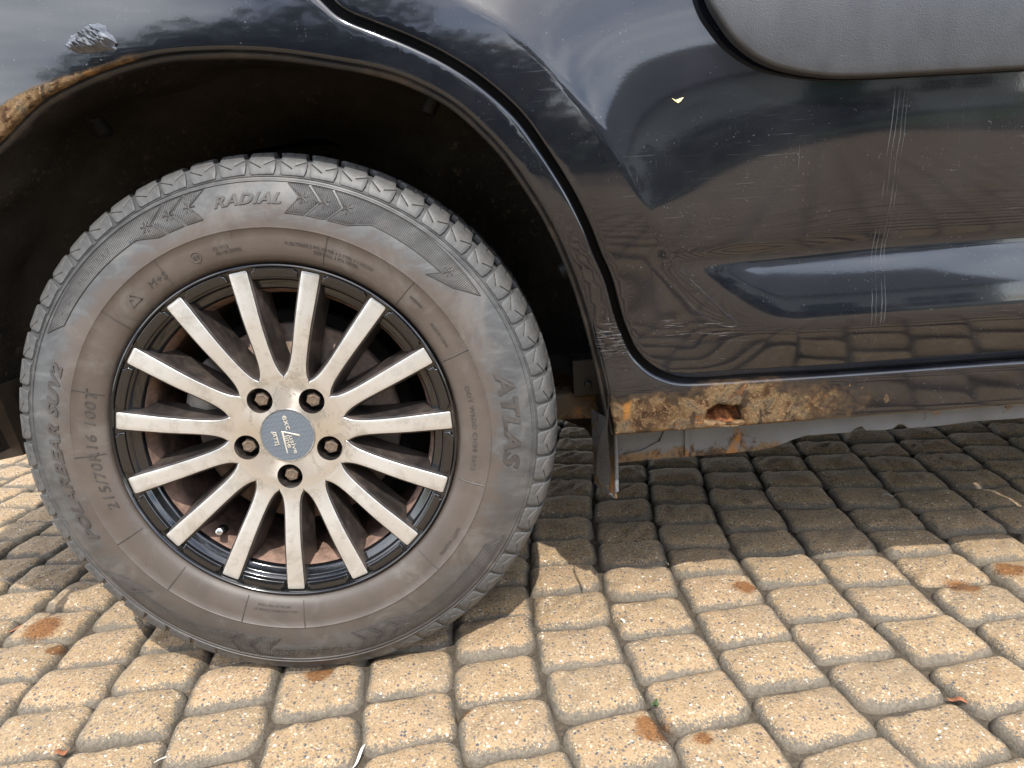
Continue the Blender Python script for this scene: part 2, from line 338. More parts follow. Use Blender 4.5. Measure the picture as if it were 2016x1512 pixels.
def m_alu(turned=False):
    t = NT('turned_aluminium' if turned else 'machined_aluminium'); p = t.pos(); X, Y, Z = t.xyz(p); pw = t.pos('World')
    r = t.math('POWER', t.math('ADD', t.math('POWER', X, 2.0), t.math('POWER', Z, 2.0)), .5)
    turn = t.math('SINE', t.math('MULTIPLY', r, 9000.0))
    n = t.noise(pw, 34, 6, .62, .8); n2 = t.noise(pw, 120, 6, .70, 1.4); n3 = t.noise(pw, 9, 3, .6)
    cor = t.math('MULTIPLY', t.step(n2, .485, .515), t.step(t.math('ADD', n, t.math('MULTIPLY', t.step(r, .12, .2), .05)), .555, .585)); film = t.step(r, .05, .12)
    film = t.math('ADD', .06, t.math('MULTIPLY', film, t.math('ADD', .20, t.math('MULTIPLY', n3, .30)))); grime = t.math('MULTIPLY', t.step(t.noise(pw, 26, 6, .66), .50, .74), .4)
    c = t.mix(film, (.80, .79, .77), t.ramp(n3, [(.3, (.42, .40, .36)), (.7, (.50, .485, .45))])); c = t.mix(t.math('MULTIPLY', cor, .85), c, (.60, .595, .57)); rimc = t.math('MULTIPLY', t.step(n2, .470, .490), t.math('SUBTRACT', 1.0, t.step(n2, .492, .51))); c = t.mix(t.math('MULTIPLY', t.math('MULTIPLY', rimc, t.step(n, .54, .58)), .6), c, (.34, .28, .20))
    c = t.mix(grime, c, (.30, .25, .185)); c = t.mix(t.math('MULTIPLY', t.step(n2, .64, .70), t.step(n3, .50, .58)), c, (.22, .17, .12))
    t.set(Base_Color=c, Metallic=t.math('SUBTRACT', 1.0, t.math('MULTIPLY', film, .72), clamp=True), Roughness=t.math('ADD', .24, t.math('MULTIPLY', film, .30)), Normal=t.bump(t.math('MULTIPLY', cor, .8), .15, .0003))
    if turned:
        tg = t.n('ShaderNodeTangent'); tg.direction_type = 'RADIAL'; tg.axis = 'Y'; fd = t.step(r, .0765, .058); t.set(Anisotropic=t.math('MULTIPLY', fd, .9), Anisotropic_Rotation=.25, Roughness=t.math('ADD', t.math('ADD', .24, t.math('MULTIPLY', film, .30)), t.math('MULTIPLY', fd, .05))); t.put(t.b.inputs['Tangent'], tg.outputs[0])
    return t.m
def m_dusty(name, base, dust, lo, hi, rough=.35, coat=.0, sc=22):
    # a finish under a patchy film of brake dust
    t = NT(name); p = t.pos('World'); n = t.noise(p, sc, 6, .62, .3); n2 = t.noise(p, 90, 4, .6)
    k = t.step(t.math('ADD', n, t.math('MULTIPLY', t.math('SUBTRACT', n2, .5), .3)), lo, hi)
    c = t.mix(k, base, t.ramp(n2, [(.3, tuple(q * .7 for q in dust)), (.7, tuple(q * 1.25 for q in dust))]))
    t.set(Base_Color=c, Roughness=t.math('ADD', rough, t.math('MULTIPLY', k, .85 - rough)), Coat_Weight=t.math('MULTIPLY', coat, t.math('SUBTRACT', 1.0, k)), Coat_Roughness=.06, Normal=t.bump(t.noise(p, 300, 3), .15, .0005)); return t.m
def m_cap():
    t = NT('cap_weave'); p = t.pos(); X, Y, Z = t.xyz(t.map(p, rot=(0, R_(8), 0)))
    # herringbone twill: short slanted threads in narrow columns
    col = t.math('MULTIPLY', X, 300.0); fl = t.math('FLOOR', col); par = t.math('SUBTRACT', t.math('MULTIPLY', t.math('MODULO', t.math('ABSOLUTE', fl), 2.0), 2.0), 1.0)
    fr = t.math('SUBTRACT', col, fl); ph = t.math('ADD', t.math('MULTIPLY', Z, 560.0), t.math('MULTIPLY', fr, par)); s = t.math('FRACT', t.math('ADD', ph, 100.0))
    k = t.math('GREATER_THAN', s, .56)
    c = t.mix(k, (.006, .013, .034), (.24, .27, .29)); t.set(Base_Color=c, Roughness=.5, Specular_IOR_Level=.3); return t.m
def m_plastic():
    t = NT('grained_black_plastic'); p = t.pos('World'); n = t.noise(t.map(p, (40, 40, 22)), 1, 5, .6); g = t.vor(p, 700)
    sp = t.math('MULTIPLY', t.step(t.noise(t.map(p, (30, 30, 420)), 1, 3, .6), .70, .76), t.step(t.noise(p, 14, 2), .5, .62))
    c = t.mix(t.math('MULTIPLY', sp, .5), t.ramp(n, [(.3, (.026, .028, .033)), (.7, (.040, .043, .049))]), (.42, .43, .44))
    t.set(Base_Color=c, Roughness=.44, Specular_IOR_Level=.7, Normal=t.bump(g, .30, .0007)); return t.m
def m_rusty_steel(name, paint=(.20, .21, .22), lo=.50, hi=.62, edge=None):
    t = NT(name); p = t.pos('World'); n = t.noise(p, 30, 7, .65, .4); X, Y, Z = t.xyz(p); k = t.step(n, lo, hi)
    if edge: k = t.math('MAXIMUM', k, t.step(t.math('ADD', Z, t.math('MULTIPLY', t.math('SUBTRACT', n, .5), .05)), edge[1], edge[0]))
    rc, ra = rust_col(t, p, 5.0); n2 = t.noise(p, 12, 4)
    c = t.mix(k, t.ramp(n2, [(.3, tuple(q * .75 for q in paint)), (.7, tuple(q * 1.2 for q in paint))]), rc)
    t.set(Base_Color=c, Roughness=t.math('ADD', .45, t.math('MULTIPLY', k, .4)), Normal=t.bump(t.noise(p, 150, 5), .4, .001)); return t.m
def m_rust(name):
    t = NT(name); p = t.pos('World'); n = t.noise(p, 110, 7, .68); c = t.ramp(n, [(.3, (.045, .016, .008)), (.5, (.17, .055, .018)), (.62, (.32, .125, .035)), (.75, (.46, .24, .10))])
    t.set(Base_Color=c, Roughness=.9, Normal=t.bump(n, 1.0, .003)); return t.m
def m_liner():
    t = NT('arch_liner_felt'); p = t.pos('World'); n = t.noise(p, 6, 6, .62, .4); f = t.noise(p, 420, 3, .7)
    c = t.ramp(n, [(.3, (.030, .028, .027)), (.5, (.056, .051, .046)), (.7, (.095, .084, .072))]); c = t.mix(t.math('MULTIPLY', t.step(f, .45, .75), .6), c, (.13, .10, .076))
    mud = t.math('MULTIPLY', t.step(t.noise(p, 85, 5, .7), .56, .66), t.step(t.noise(p, 7, 4), .42, .62)); c = t.mix(t.math('MULTIPLY', mud, .7), c, (.20, .165, .125))
    t.set(Base_Color=c, Roughness=.95, Specular_IOR_Level=.15, Normal=t.bump(t.math('ADD', f, t.math('ADD', n, t.noise(p, 45, 4, .6))), .9, .006)); return t.m
def m_soil():
    t = NT('joint_sand'); p = t.pos('World'); n = t.noise(p, 160, 6, .7); c = t.ramp(n, [(.3, (.050, .040, .030)), (.6, (.105, .086, .063)), (.8, (.21, .175, .128))])
    t.set(Base_Color=c, Roughness=.95, Specular_IOR_Level=.15, Normal=t.bump(n, .8, .003)); return t.m

STAINS = [(.648, .134, .023), (.975, .094, .032), (1.07, .123, .028), (.438, -.161, .029), (.492, -.187, .015), (.0, -.010, .026), (-.50, .165, .036), (-.445, .105, .016), (.205, -.11, .013)]

# ------------------------------------------------------------------ ground: block paving
M_PAVER = m_paver(); M_SOIL = m_soil()
pavement = link('pavement', mesh([(-60, -60, -.0165), (60, -60, -.0165), (60, 60, -.0165), (-60, 60, -.0165)], [(0, 1, 2, 3)], False), M_SOIL)
tag(pavement, 'tan exposed aggregate block paving under the car', kind='structure')
PW, PD = .1228, .0967
def col_x(k, y):
    q = min(max(y, -.55), 1.25); x = .3086 + PW * k - .0744 * q + .2673 * q * q - .0766 * q ** 3
    s = -.0744 + 2 * .2673 * q - 3 * .0766 * q * q
    return x + s * (y - q), s
PH = {-7: .036, -6: -.034, -5: -.016, -4: .039, -3: .006, -2: .037, -1: .010, 0: -.029, 1: .035, 2: -.008, 3: .042, 4: .026, 5: .008, 6: -.031}
def paver_mesh(nx, ny, seed, hw, hd, deep=.032, mesh_out=True):
    g = np.random.default_rng(seed); us = np.linspace(-1, 1, nx); vs_ = np.linspace(-1, 1, ny)
    # pack rows towards the rounded edges
    us = np.sign(us) * np.abs(us) ** .72; vs_ = np.sign(vs_) * np.abs(vs_) ** .72
    V = []; E = []; ph = g.uniform(0, 6.28, 8); amp = g.uniform(.0003, .0010, 8); ti = g.uniform(-.02, .02, 2)
    rq = {(sx, sy): g.uniform(.013, .030) for sx in (-1, 1) for sy in (-1, 1)}; k1, k2 = g.uniform(24, 60, 2)
    for v in vs_:
        for u in us:
            x, y = u * hw, v * hd; rc = rq[(1 if x > 0 else -1, 1 if y > 0 else -1)]
            # squeeze the corners of the rectangle to a rounded outline
            cx, cy = abs(x) - (hw - rc), abs(y) - (hd - rc)
            if cx > 0 and cy > 0:
                m = max(cx, cy); L = math.hypot(cx, cy); x = math.copysign(hw - rc + cx * m / L, x); y = math.copysign(hd - rc + cy * m / L, y); dist = rc - m
            else: dist = min(hw - abs(x), hd - abs(y))
            w = sum(a * math.sin((3 + i) * 22 * (x * math.cos(p) + y * math.sin(p)) + p) for i, (a, p) in enumerate(zip(amp, ph)))
            e = min(dist / .0155, 1); z = -.0085 * (1 - math.sqrt(max(0, 1 - (1 - e) ** 2))) - .0058 * (1 - min(dist / (hd * .95), 1)) ** 2 + w * e
            z += ti[0] * x + ti[1] * y
            x += .0014 * math.sin(k1 * y + ph[0]); y += .0016 * math.sin(k2 * x + ph[1])
            V.append((x, y, z)); E.append(max(dist, 0))
    F = [(j * nx + i, j * nx + i + 1, (j + 1) * nx + i + 1, (j + 1) * nx + i) for j in range(ny - 1) for i in range(nx - 1)]
    rim = [i for i in range(nx)] + [j * nx + nx - 1 for j in range(1, ny)] + [(ny - 1) * nx + i for i in range(nx - 2, -1, -1)] + [j * nx for j in range(ny - 2, 0, -1)]
    b = len(V)
    for i in rim: V.append((V[i][0], V[i][1], -deep)); E.append(0)
    n = len(rim); F += [(rim[i], b + i, b + (i + 1) % n, rim[(i + 1) % n]) for i in range(n)]
    if not mesh_out: return V, F, E
    me = mesh(V, F); a = me.attributes.new('edge', 'FLOAT', 'POINT'); a.data.foreach_set('value', np.array(E, np.float32)); me.materials.append(M_PAVER); return me
variants = [paver_mesh(17, 15, s, PW / 2 - .0007, PD / 2 - .0005) for s in range(10)]
ims = M.inverted()
def seen_size(x, y):
    c = ims @ Vector((x, y, 0))
    if c.z > -.05: return 0
    px, py = 700 * c.x / -c.z + 512, 700 * c.y / -c.z
    if not (-70 < px < 1094 and -450 < py < 450): return 0
    return 1 / (c.z * c.z)
cells = []
for k in range(-44, 50):
    ph = PH.get(k, random.uniform(-.048, .048))
    for j in range(-75, 46):
        y = ph + PD * (j + .5); x0, s = col_x(k + .5, y)
        if -3.6 < x0 < 4.4 and y < 4.2: cells.append((seen_size(x0, y), x0, y, s))
cells.sort(key=lambda c: -c[0])
SV, SF, SE = [], [], []
low = [paver_mesh(6, 6, 50 + s, PW / 2 - .0022, PD / 2 - .0018, mesh_out=False) for s in range(4)]
for i, (sz, x, y, s) in enumerate(cells):
    a = -math.atan(s) + random.gauss(0, .012); dz = random.gauss(-.001, .0019); jx, jy = random.gauss(0, .0011), random.gauss(0, .0016)
    if i < 300 and sz > 0:
        o = bpy.data.objects.new('paver', variants[random.randrange(10)]); COL.objects.link(o); o.parent = pavement
        o.location = (x + jx, y + jy, dz); o.rotation_euler = (random.gauss(0, .016), random.gauss(0, .016), a + (math.pi if random.random() < .5 else 0))
    else:
        V, F, E = low[random.randrange(4)]; b = len(SV); ca, sa = math.cos(a), math.sin(a)
        SV += [(x + jx + p[0] * ca - p[1] * sa, y + jy + p[0] * sa + p[1] * ca, p[2] + dz) for p in V]; SE += E; SF += [tuple(q + b for q in f) for f in F]
me = mesh(SV, SF); at_ = me.attributes.new('edge', 'FLOAT', 'POINT'); at_.data.foreach_set('value', np.array(SE, np.float32))
tag(link('paving_blocks', me, M_PAVER, pavement), kind='stuff')
lawn = link('lawn', mesh([(-60, -60, -.012), (60, -60, -.012), (60, -7.3, -.012), (-60, -7.3, -.012)], [(0, 1, 2, 3)], False), mat_simple('lawn_green', (.055, .085, .026), .9, nscale=8, bump=.6, bscale=60, bdist=.03)); tag(lawn, kind='structure')

# ------------------------------------------------------------------ what the paint mirrors: garden, trees, a house behind the camera
def m_leaf(name, c):
    t = NT(name); p = t.pos('World'); n = t.noise(p, 5, 4); t.set(Base_Color=t.ramp(n, [(.3, tuple(q * .6 for q in c)), (.7, tuple(q * 1.3 for q in c))]), Roughness=.6, Specular_IOR_Level=.3); return t.m
LEAF = m_leaf('leaf_green', (.052, .085, .028)); LEAF2 = m_leaf('leaf_dark_green', (.030, .052, .022)); BARK = mat_simple('bark', (.10, .075, .055), .9, nscale=20, bump=.6)
def crown(name, blobs, n, size, mat, parent):
    V, F = [], []; w = np.array([b[3] ** 2 for b in blobs]); w = w / w.sum()
    for bi in rng.choice(len(blobs), n, p=w):
        cx, cy, cz, r = blobs[bi]; d = rng.normal(size=3); d /= np.linalg.norm(d); q = np.array((cx, cy, cz)) + d * r * rng.uniform(.45, 1.02) * np.array((1, 1, .8))
        a = rng.normal(size=3); a /= np.linalg.norm(a); b = np.cross(a, rng.normal(size=3)); b /= np.linalg.norm(b); s = size * rng.uniform(.6, 1.3)
        i = len(V); V += [q - a * s, q + b * s * .5, q + a * s, q - b * s * .5]; F.append((i, i + 1, i + 2, i + 3))
    return link(name, mesh(V, F, False), mat, parent)
def tree(x, y, h, r, label, mat, n=12000):
    t = empty('garden_tree', (x, y, 0)); tag(t, label, 'tree', 'garden trees mirrored in the paint')
    b = MB().tube([(0, 0, -.1), (.05, 0, h * .3), (.0, .1, h * .6), (.1, 0, h * .85)], [.16, .13, .08, .03])
    for a in range(6):
        w = a * 1.05; b.tube([(0.03, 0, h * (.3 + .06 * a)), (math.cos(w) * r * .4, math.sin(w) * r * .4, h * (.45 + .06 * a)), (math.cos(w) * r * .8, math.sin(w) * r * .8, h * (.52 + .06 * a))], [.06, .04, .015], 6)
    b.build('trunk', BARK, t)
    bl = [(rng.normal() * r * .42, rng.normal() * r * .42, h * rng.uniform(.24, .86), r * rng.uniform(.35, .6)) for _ in range(22)]
    crown('crown', bl, n, .12, mat, t); return t
tree(-2.3, -8.6, 5.6, 2.6, 'broad green tree mirrored in the panel above the wheel arch', LEAF)
tree(-.1, -10.0, 4.3, 2.1, 'taller dark tree mirrored beside the seam of the rear door', LEAF2)
tree(-5.6, -14.0, 4.4, 1.8, 'distant pale green tree mirrored at the rear of the panel', LEAF)
hg = empty('hedge', (0, -7.6, 0)); tag(hg, 'dark clipped garden hedge mirrored along the car door', 'hedge')
crown('foliage', [(x, 0, z, .42) for x in np.arange(-4.2, 5.0, .42) for z in (.35, .75)], 9000, .06, LEAF2, hg)
MB().tube([(-4.2, 0, .02), (5, 0, .02)], .03).build('stem', BARK, hg)
ho = empty('house', (6.5, -15.5, 0)); tag(ho, 'pale rendered house with grey tiled roof mirrored in the door', 'house')
MB().box((0, 0, 1.4), (7.0, 5, 2.8)).build('wall', mat_simple('render_wall', (.52, .50, .46), .9, nscale=3, var=.08), ho, False)
MB().add([(-3.8, 2.8, 2.75), (3.8, 2.8, 2.75), (3.8, 0, 5.0), (-3.8, 0, 5.0), (-3.8, -2.8, 2.75), (3.8, -2.8, 2.75)], [(0, 1, 2, 3), (3, 2, 5, 4), (0, 3, 4), (1, 5, 2), (0, 4, 5, 1)]).build('roof', mat_simple('roof_tile', (.085, .085, .095), .8, nscale=6), ho, False)
for x, w, z, h, nm in ((-2.2, 1.1, 1.5, 1.2, 'window'), (0.1, 1.0, 1.05, 2.0, 'door'), (2.3, 1.3, 1.5, 1.2, 'window')):
    o = MB().box((x, 2.52, z), (w, .06, h)).build(nm, mat_simple('dark_glass', (.02, .025, .03), .08, var=.1) if nm == 'window' else mat_simple('door_green', (.03, .07, .05), .5), ho, False)
    if nm == 'window': MB().box((x, 2.57, z), (.05, .04, h)).box((x, 2.575, z), (w, .04, .05)).build('frame', mat_simple('frame_white', (.75, .75, .73), .5, var=.05), o, False)


# ---- car side surface: Y (inward +) as a function of X (forward) and Z (up)
def _integ(zs, tilts, z0, y0):
    z=np.arange(.25,1.30,.001); t=np.interp(z,zs,np.radians(tilts)); k=np.ones(7)/7
    t=np.convolve(np.pad(t,3,mode='edge'),k,'valid')
    y=np.concatenate([[0],np.cumsum(np.tan(t[:-1])*.001)])
    return z, y-np.interp(z0,z,y)+y0
ZT,YSM=_integ([.36,.375,.40,.45,.50,.55,.60,.66,.70,.76,.80,.85,.95,1.3],[-32,-27,-18,-11,-8,-6.5,-5,-3,-1.5,1,4,7,9,14],.70,-.036)
_,YSC=_integ([.36,.375,.385,.41,.435,.441,.447,.453,.468,.50,.528,.536,.545,.56,.58,.62,.66,.70,.73,.76,.80,.85,.95,1.3],
             [-32,-30,-28,-26,-23,-19,-10,4,8,11.5,13,0,-25,-16,-11,-7.5,-5,-3.2,-1,1,4,7,9,14],.70,-.036)
CR=np.array([(.19,.905),(.2611,.8459),(.2774,.8331),(.314,.8107),(.3461,.7819),(.3825,.7401),(.4117,.7011),(.4422,.6524),(.4618,.6102),(.486,.5719),(.507,.53),(.525,.48)])
def sstep(a,b,x):
    t=np.clip((x-a)/(b-a),0,1); return t*t*(3-2*t)
def cdist(X,Z):
    # signed distance to the flare crease, positive on the door side
    X=np.asarray(X,float);Z=np.asarray(Z,float)
    best=np.full(X.shape,9.);sg=np.ones(X.shape)
    for (x0,z0),(x1,z1) in zip(CR[:-1],CR[1:]):
        dx,dz=x1-x0,z1-z0;L=dx*dx+dz*dz
        t=np.clip(((X-x0)*dx+(Z-z0)*dz)/L,0,1)
        d=np.hypot(X-x0-t*dx,Z-z0-t*dz)
        s=np.sign((X-x0)*(-dz)+(Z-z0)*dx)
        m=d<best; best=np.where(m,d,best); sg=np.where(m,s,sg)
    return best*sg
def door_y(X,Z):
    X=np.asarray(X,float);Z=np.asarray(Z,float)
    ys=np.interp(Z,ZT,YSM);yc=np.interp(Z,ZT,YSC)
    w=sstep(.475,.615,X-(.53-Z)*.55); wu=sstep(.46,.80,X); kz=sstep(.53,.56,Z); w=w*(1-kz)+wu*kz
    y=ys*(1-w)+yc*w
    d=cdist(X,Z)
    fade=sstep(.47,.62,Z)
    dd=np.sqrt(d*d+.004**2)
    out=np.where(d>0,np.exp(-np.maximum(d,0)/.055),1.0)
    # soften the crease
    k=sstep(-.006,.006,d)
    out=(1-k)*1.0+k*np.exp(-np.maximum(d,0)/.055)
    return y-.013*fade*out
def side_y(X,Z):
    X=np.asarray(X,float);Z=np.asarray(Z,float)
    y=door_y(X,Z)
    r=np.hypot(X,Z-.3466)
    y=y+.010*np.exp(-np.maximum(r-.43,0)/.012)*sstep(.45,.6,Z)*0
    # sill: upright face tucked slightly under
    sill=-.004+(.372-Z)*.20
    k=sstep(.435,.372,Z)
    return y*(1-k)+sill*k

# ------------------------------------------------------------------ the car
M_PAINT = m_paint('dark_paint', rust=True); M_DOOR = m_paint('dark_paint_door', door=True); M_PLAIN = m_paint('dark_paint_plain')
M_PLASTIC = m_plastic(); M_LINER = m_liner(); M_RUST = m_rust('flaking_rust'); M_STEEL = m_rusty_steel('grey_underseal', (.145, .155, .168), .55, .66, (.250, .262)); M_ARM = m_rusty_steel('rusty_arm', (.10, .075, .05), .40, .56)
M_SEAL = mat_simple('black_rubber_seal', (.006, .006, .006), .6); M_DARK = mat_simple('dark_underbody', (.014, .013, .012), .9, nscale=8, bump=.4, bscale=90, bdist=.002)
car = empty('parked_car', (0, 0, 0)); tag(car, 'dark blue-black car with rusted sill and arch, parked on block paving', 'car')

def along(poly, off):
    p = np.array(poly, float); d = np.gradient(p, axis=0); n = np.c_[-d[:, 1], d[:, 0]]; n /= np.linalg.norm(n, axis=1)[:, None]; return [tuple(q) for q in p + n * off]
ARCH = [(-.452, .42), (-.437, .49), (-.402, .57), (-.357, .635), (-.302, .69), (-.243, .7304), (-.2012, .7606), (-.1642, .7778), (-.1177, .7927), (-.0728, .8015), (-.0354, .8045), (.0214, .8027), (.0782, .7957), (.1555, .779), (.1952, .767), (.2317, .7494), (.2591, .7313), (.2861, .7056), (.3132, .6735), (.3403, .6302), (.359, .5952), (.3743, .5593), (.3902, .5129), (.4041, .4598), (.4157, .4042), (.4229, .3603), (.4307, .3120)]
GAPS = [(.1328, .8446), (.1502, .8291), (.181, .8147), (.2172, .7979), (.2539, .7774), (.2899, .7517), (.3265, .7166), (.3535, .6772), (.3811, .6295), (.3996, .5888), (.4116, .5565), (.4255, .5221), (.4372, .4767), (.4448, .4536), (.4564, .4274), (.4743, .4057), (.4948, .3922), (.5188, .3843), (.5555, .3822), (.6203, .3815), (.7101, .3806), (.8012, .3802), (.9586, .3802), (1.4, .3802), (2.45, .3802)]
GAPD = GAPS[:14] + [(.4566, .4272), (.4755, .4043), (.4974, .3891), (.5231, .3798), (.5609, .3771), (.6265, .3774), (.7194, .3752), (.8127, .3748), (.9736, .3748), (1.30, .3748)]
TOP = [(.03, 1.02), (.07, .94), (.10, .885)]
arch = spline(ARCH, 6); gs = along(spline(TOP + GAPS, 6), -.0042); gd = along(spline(TOP + GAPD, 6), .0042)
def side_fn(u, v, h):
    y = side_y(u, v) + np.maximum(-u - .48, 0) ** 2 * 1.6
    rz = sstep(.37, .355, v) * sstep(.80, .60, u) * sstep(.42, .44, u)
    y = y - rz * (.0009 * np.sin(u * 310 + 40 * v) * np.sin(v * 420 + 2 * np.sin(u * 90)) + .0008 * np.sin(u * 131 + 3) * np.sin(v * 210 + u * 60))
    return np.c_[u, y + h, v]
def door_fn(u, v, h): return np.c_[u, door_y(u, v) + h, v]
HOLE = [(.5505, .3415), (.5575, .3455), (.5645, .3495), (.5703, .3476), (.5765, .3462), (.5835, .3440), (.5880, .3458), (.5935, .3440), (.5945, .338), (.5992, .3229), (.5900, .3205), (.5828, .3200), (.5700, .3218), (.5557, .3235), (.5474, .3273), (.5490, .335)]
HOLE = [(x + .0026, z - .0027) for x, z in HOLE]
outer = [(.4307, .3120), (2.45, .3105)] + [tuple(p) for p in gs[::-1]] + [(-.78, 1.02), (-.78, .52), (-.60, .46)] + [tuple(p) for p in arch[:-1]]
V, F = sheet(outer, side_fn, .0075, holes=[HOLE], step=.006, rad=.0050, wall=.020, seg=5)
side = link('side_panel', mesh(V, F), M_PAINT, car); side['label'] = 'dark side panel with rusted arch lip and perforated sill'
# rolled flange inside the arch opening
ap = np.array(arch); dd = np.gradient(ap, axis=0); nn = np.c_[-dd[:, 1], dd[:, 0]]; nn /= np.linalg.norm(nn, axis=1)[:, None]
if (nn[len(nn) // 2] @ (np.array([0, .3466]) - ap[len(nn) // 2])) < 0: nn = -nn
rows = []
for off, dep in ((-.004, .010), (.0035, .0075), (.0062, .0095), (.0070, .013), (.0066, .020), (.004, .030)):
    q = ap + nn * off; rows.append(np.c_[q[:, 0], side_y(ap[:, 0], ap[:, 1]) + np.maximum(-ap[:, 0] - .48, 0) ** 2 * 1.6 + dep, q[:, 1]])
k = len(arch); VV = np.concatenate(rows); FF = [(a * k + i, a * k + i + 1, (a + 1) * k + i + 1, (a + 1) * k + i) for a in range(len(rows) - 1) for i in range(k - 1)]
link('arch_flange', mesh(VV, FF), m_dusty('dirty_flange', (.012, .011, .011), (.075, .052, .034), .42, .85, .45, .2, 18), car)
door_outer = [tuple(p) for p in gd] + [(1.30, 1.02)]
V, F = sheet(door_outer, door_fn, .0065, step=.006, rad=.0024, wall=.022, seg=4)
door = link('car_door', mesh(V, F), M_DOOR, car)
V, F = sheet([(1.309, .3788), (2.45, .3788), (2.45, 1.02), (1.309, 1.02)], door_fn, .012, rad=.0034, wall=.022)
fdoor = link('car_door', mesh(V, F), M_DOOR, car)
CL = [(.512, .985), (.518, .93), (.526, .865), (.5362, .8199), (.5489, .7952), (.5694, .7694), (.6006, .7479), (.6431, .7345), (.6965, .7272), (.8025, .7247), (.8989, .7229), (1.1, .7215), (1.297, .7205)]
def clad_fn(u, v, h):
    y = np.interp(v, ZT, YSM); return np.c_[u, y - .013 - .014 * np.sin(np.clip((v - .66) / .36, 0, 1) * math.pi) + h, v]
V, F = sheet(spline(CL, 5) + [(1.297, .985)], clad_fn, .010, rad=.0045, wall=.016, seg=5); link('door_cladding', mesh(V, F), M_PLASTIC, door)['label'] = 'grey-black grained plastic cladding'
V, F = sheet([(1.312, .7205), (2.44, .7205), (2.44, .985), (1.312, .985)], clad_fn, .015, rad=.007, wall=.016, seg=4); link('door_cladding', mesh(V, F), M_PLASTIC, fdoor)
# moulded crescent edge at the lower rear corner of the door
cr = spline([(.4939, .5504), (.5000, .530), (.5066, .5103), (.519, .491), (.5331, .4761), (.549, .463), (.5659, .4539), (.576, .4517), (.5824, .453), (.5835, .4567), (.578, .462), (.565, .474), (.5515, .4877), (.5185, .522), (.4939, .5504)], 5)
b = MB(); b.tube([(x, float(door_y(x, z)) + .0002, z) for x, z in cr], .00045, 6); b.build('film_edge', M_DOOR, door)
# dark jamb behind the door gap
jam = along(spline(TOP + GAPS, 4), 0); jr = []
for off, dep in ((-.03, .017), (.03, .024)):
    q = np.array(along(jam, off)); jr.append(np.c_[q[:, 0], side_y(np.array(jam)[:, 0], np.array(jam)[:, 1]) + dep + .012 * (off > 0), q[:, 1]])
k = len(jam); link('door_seal', mesh(np.concatenate(jr), [(i, i + 1, k + i + 1, k + i) for i in range(k - 1)]), M_SEAL, car)
# rusted inner sill seen through the hole
V, F = sheet([(.535, .3155), (.612, .3155), (.612, .350), (.535, .350)], lambda u, v, h: np.c_[u, .016 + (v - .3155) * .75 + .003 * np.sin(u * 160) + .002 * np.sin(u * 410 + v * 300) + h, v - .012 * sstep(.576, .583, u) * sstep(.334, .344, v)], .003, rad=.001, wall=.003)
link('sill_reinforcement', mesh(V, F), M_RUST, car)
MB().box((.58, .078, .345), (.16, .01, .05)).build('sill_membrane', M_DARK, car, False)
# swollen paint and filler over the arch rust
def lump(outline, hmax, seed, sp=.0022):
    P = np.array(outline); c = P.mean(0); g = np.random.default_rng(seed); bl = [(c + (P[g.integers(len(P))] - c) * g.uniform(0, .75), g.uniform(.003, .009), g.uniform(.3, 1)) for _ in range(24)]
    def fn(u, v, h):
        d = np.zeros(len(u))
        if len(u): d = bdist(np.c_[u, v], P) * inside(np.c_[u, v], P)
        s = sum(a * np.exp(-((u - q[0]) ** 2 + (v - q[1]) ** 2) / r ** 2) for q, r, a in bl)
        rid = np.abs(np.sin(u * 420 + 3 * np.sin(v * 300 + seed)) * np.sin(v * 380 + 2 * np.sin(u * 260)))
        return np.c_[u, side_y(u, v) - hmax * sstep(0, .006, d) * (.12 + .55 * np.minimum(s, 1.3) + .42 * rid) + h + .002, v]
    return sheet(outline, fn, sp, rad=.0005, wall=.003, seg=1)
V, F = lump([(-.1530, .8120), (-.1560, .8200), (-.1480, .8265), (-.1380, .8310), (-.1290, .8335), (-.1210, .8390), (-.1120, .8400), (-.1050, .8355), (-.1040, .8300), (-.0990, .8260), (-.0950, .8200), (-.0970, .8140), (-.0900, .8085), (-.1050, .8080), (-.1250, .8080), (-.1400, .8085)], .015, 3)
link('blistered_paint', mesh(V, F), m_dusty('blistered_paint_skin', (.10, .112, .135), (.20, .21, .23), .45, .68, .5, .25, 70), car)['label'] = 'lumpy swollen grey paint over the rusting arch'
for i, ol in enumerate(([(-.243, .745), (-.222, .765), (-.205, .777), (-.190, .783), (-.185, .776), (-.200, .765), (-.222, .748), (-.240, .735)], [(-.190, .775), (-.178, .786), (-.165, .788), (-.160, .781), (-.172, .776)], [(-.15, .792), (-.135, .801), (-.115, .806), (-.10, .806), (-.105, .800), (-.13, .794)])):
    V, F = lump(ol, .0035, 20 + i); link('rust_scab', mesh(V, F), M_PAINT, car)
# seam flange and stiffener under the sill
def fl_y(x): return .085 - .038 * sstep(.64, .72, x)
FL = [(.4435, .3165), (.4435, .2435), (.495, .2445), (.564, .2450), (.616, .2455), (.648, .2470), (.668, .2535), (.690, .2690), (.705, .2765), (.740, .2775), (.763, .2785), (.770, .2840), (.779, .2860), (.786, .2790), (.812, .2765), (.825, .2772), (.832, .2835), (.840, .2825), (.846, .2770), (.90, .2785), (1.0, .2805), (1.2, .281), (2.4, .281), (2.4, .3165)]
V, F = sheet(FL, lambda u, v, h: np.c_[u, fl_y(u) + .0022 * np.sin(u * 55) * sstep(.68, .75, u) + h, v], .006, step=.005, rad=.0008, wall=.0025, seg=2)
fo = link('sill_flange', mesh(V, F), M_STEEL, car)
xs = np.linspace(.431, 2.44, 120); V = [(x, .012, .3132) for x in xs] + [(x, fl_y(x) + .004, .3150) for x in xs]; n = len(xs)
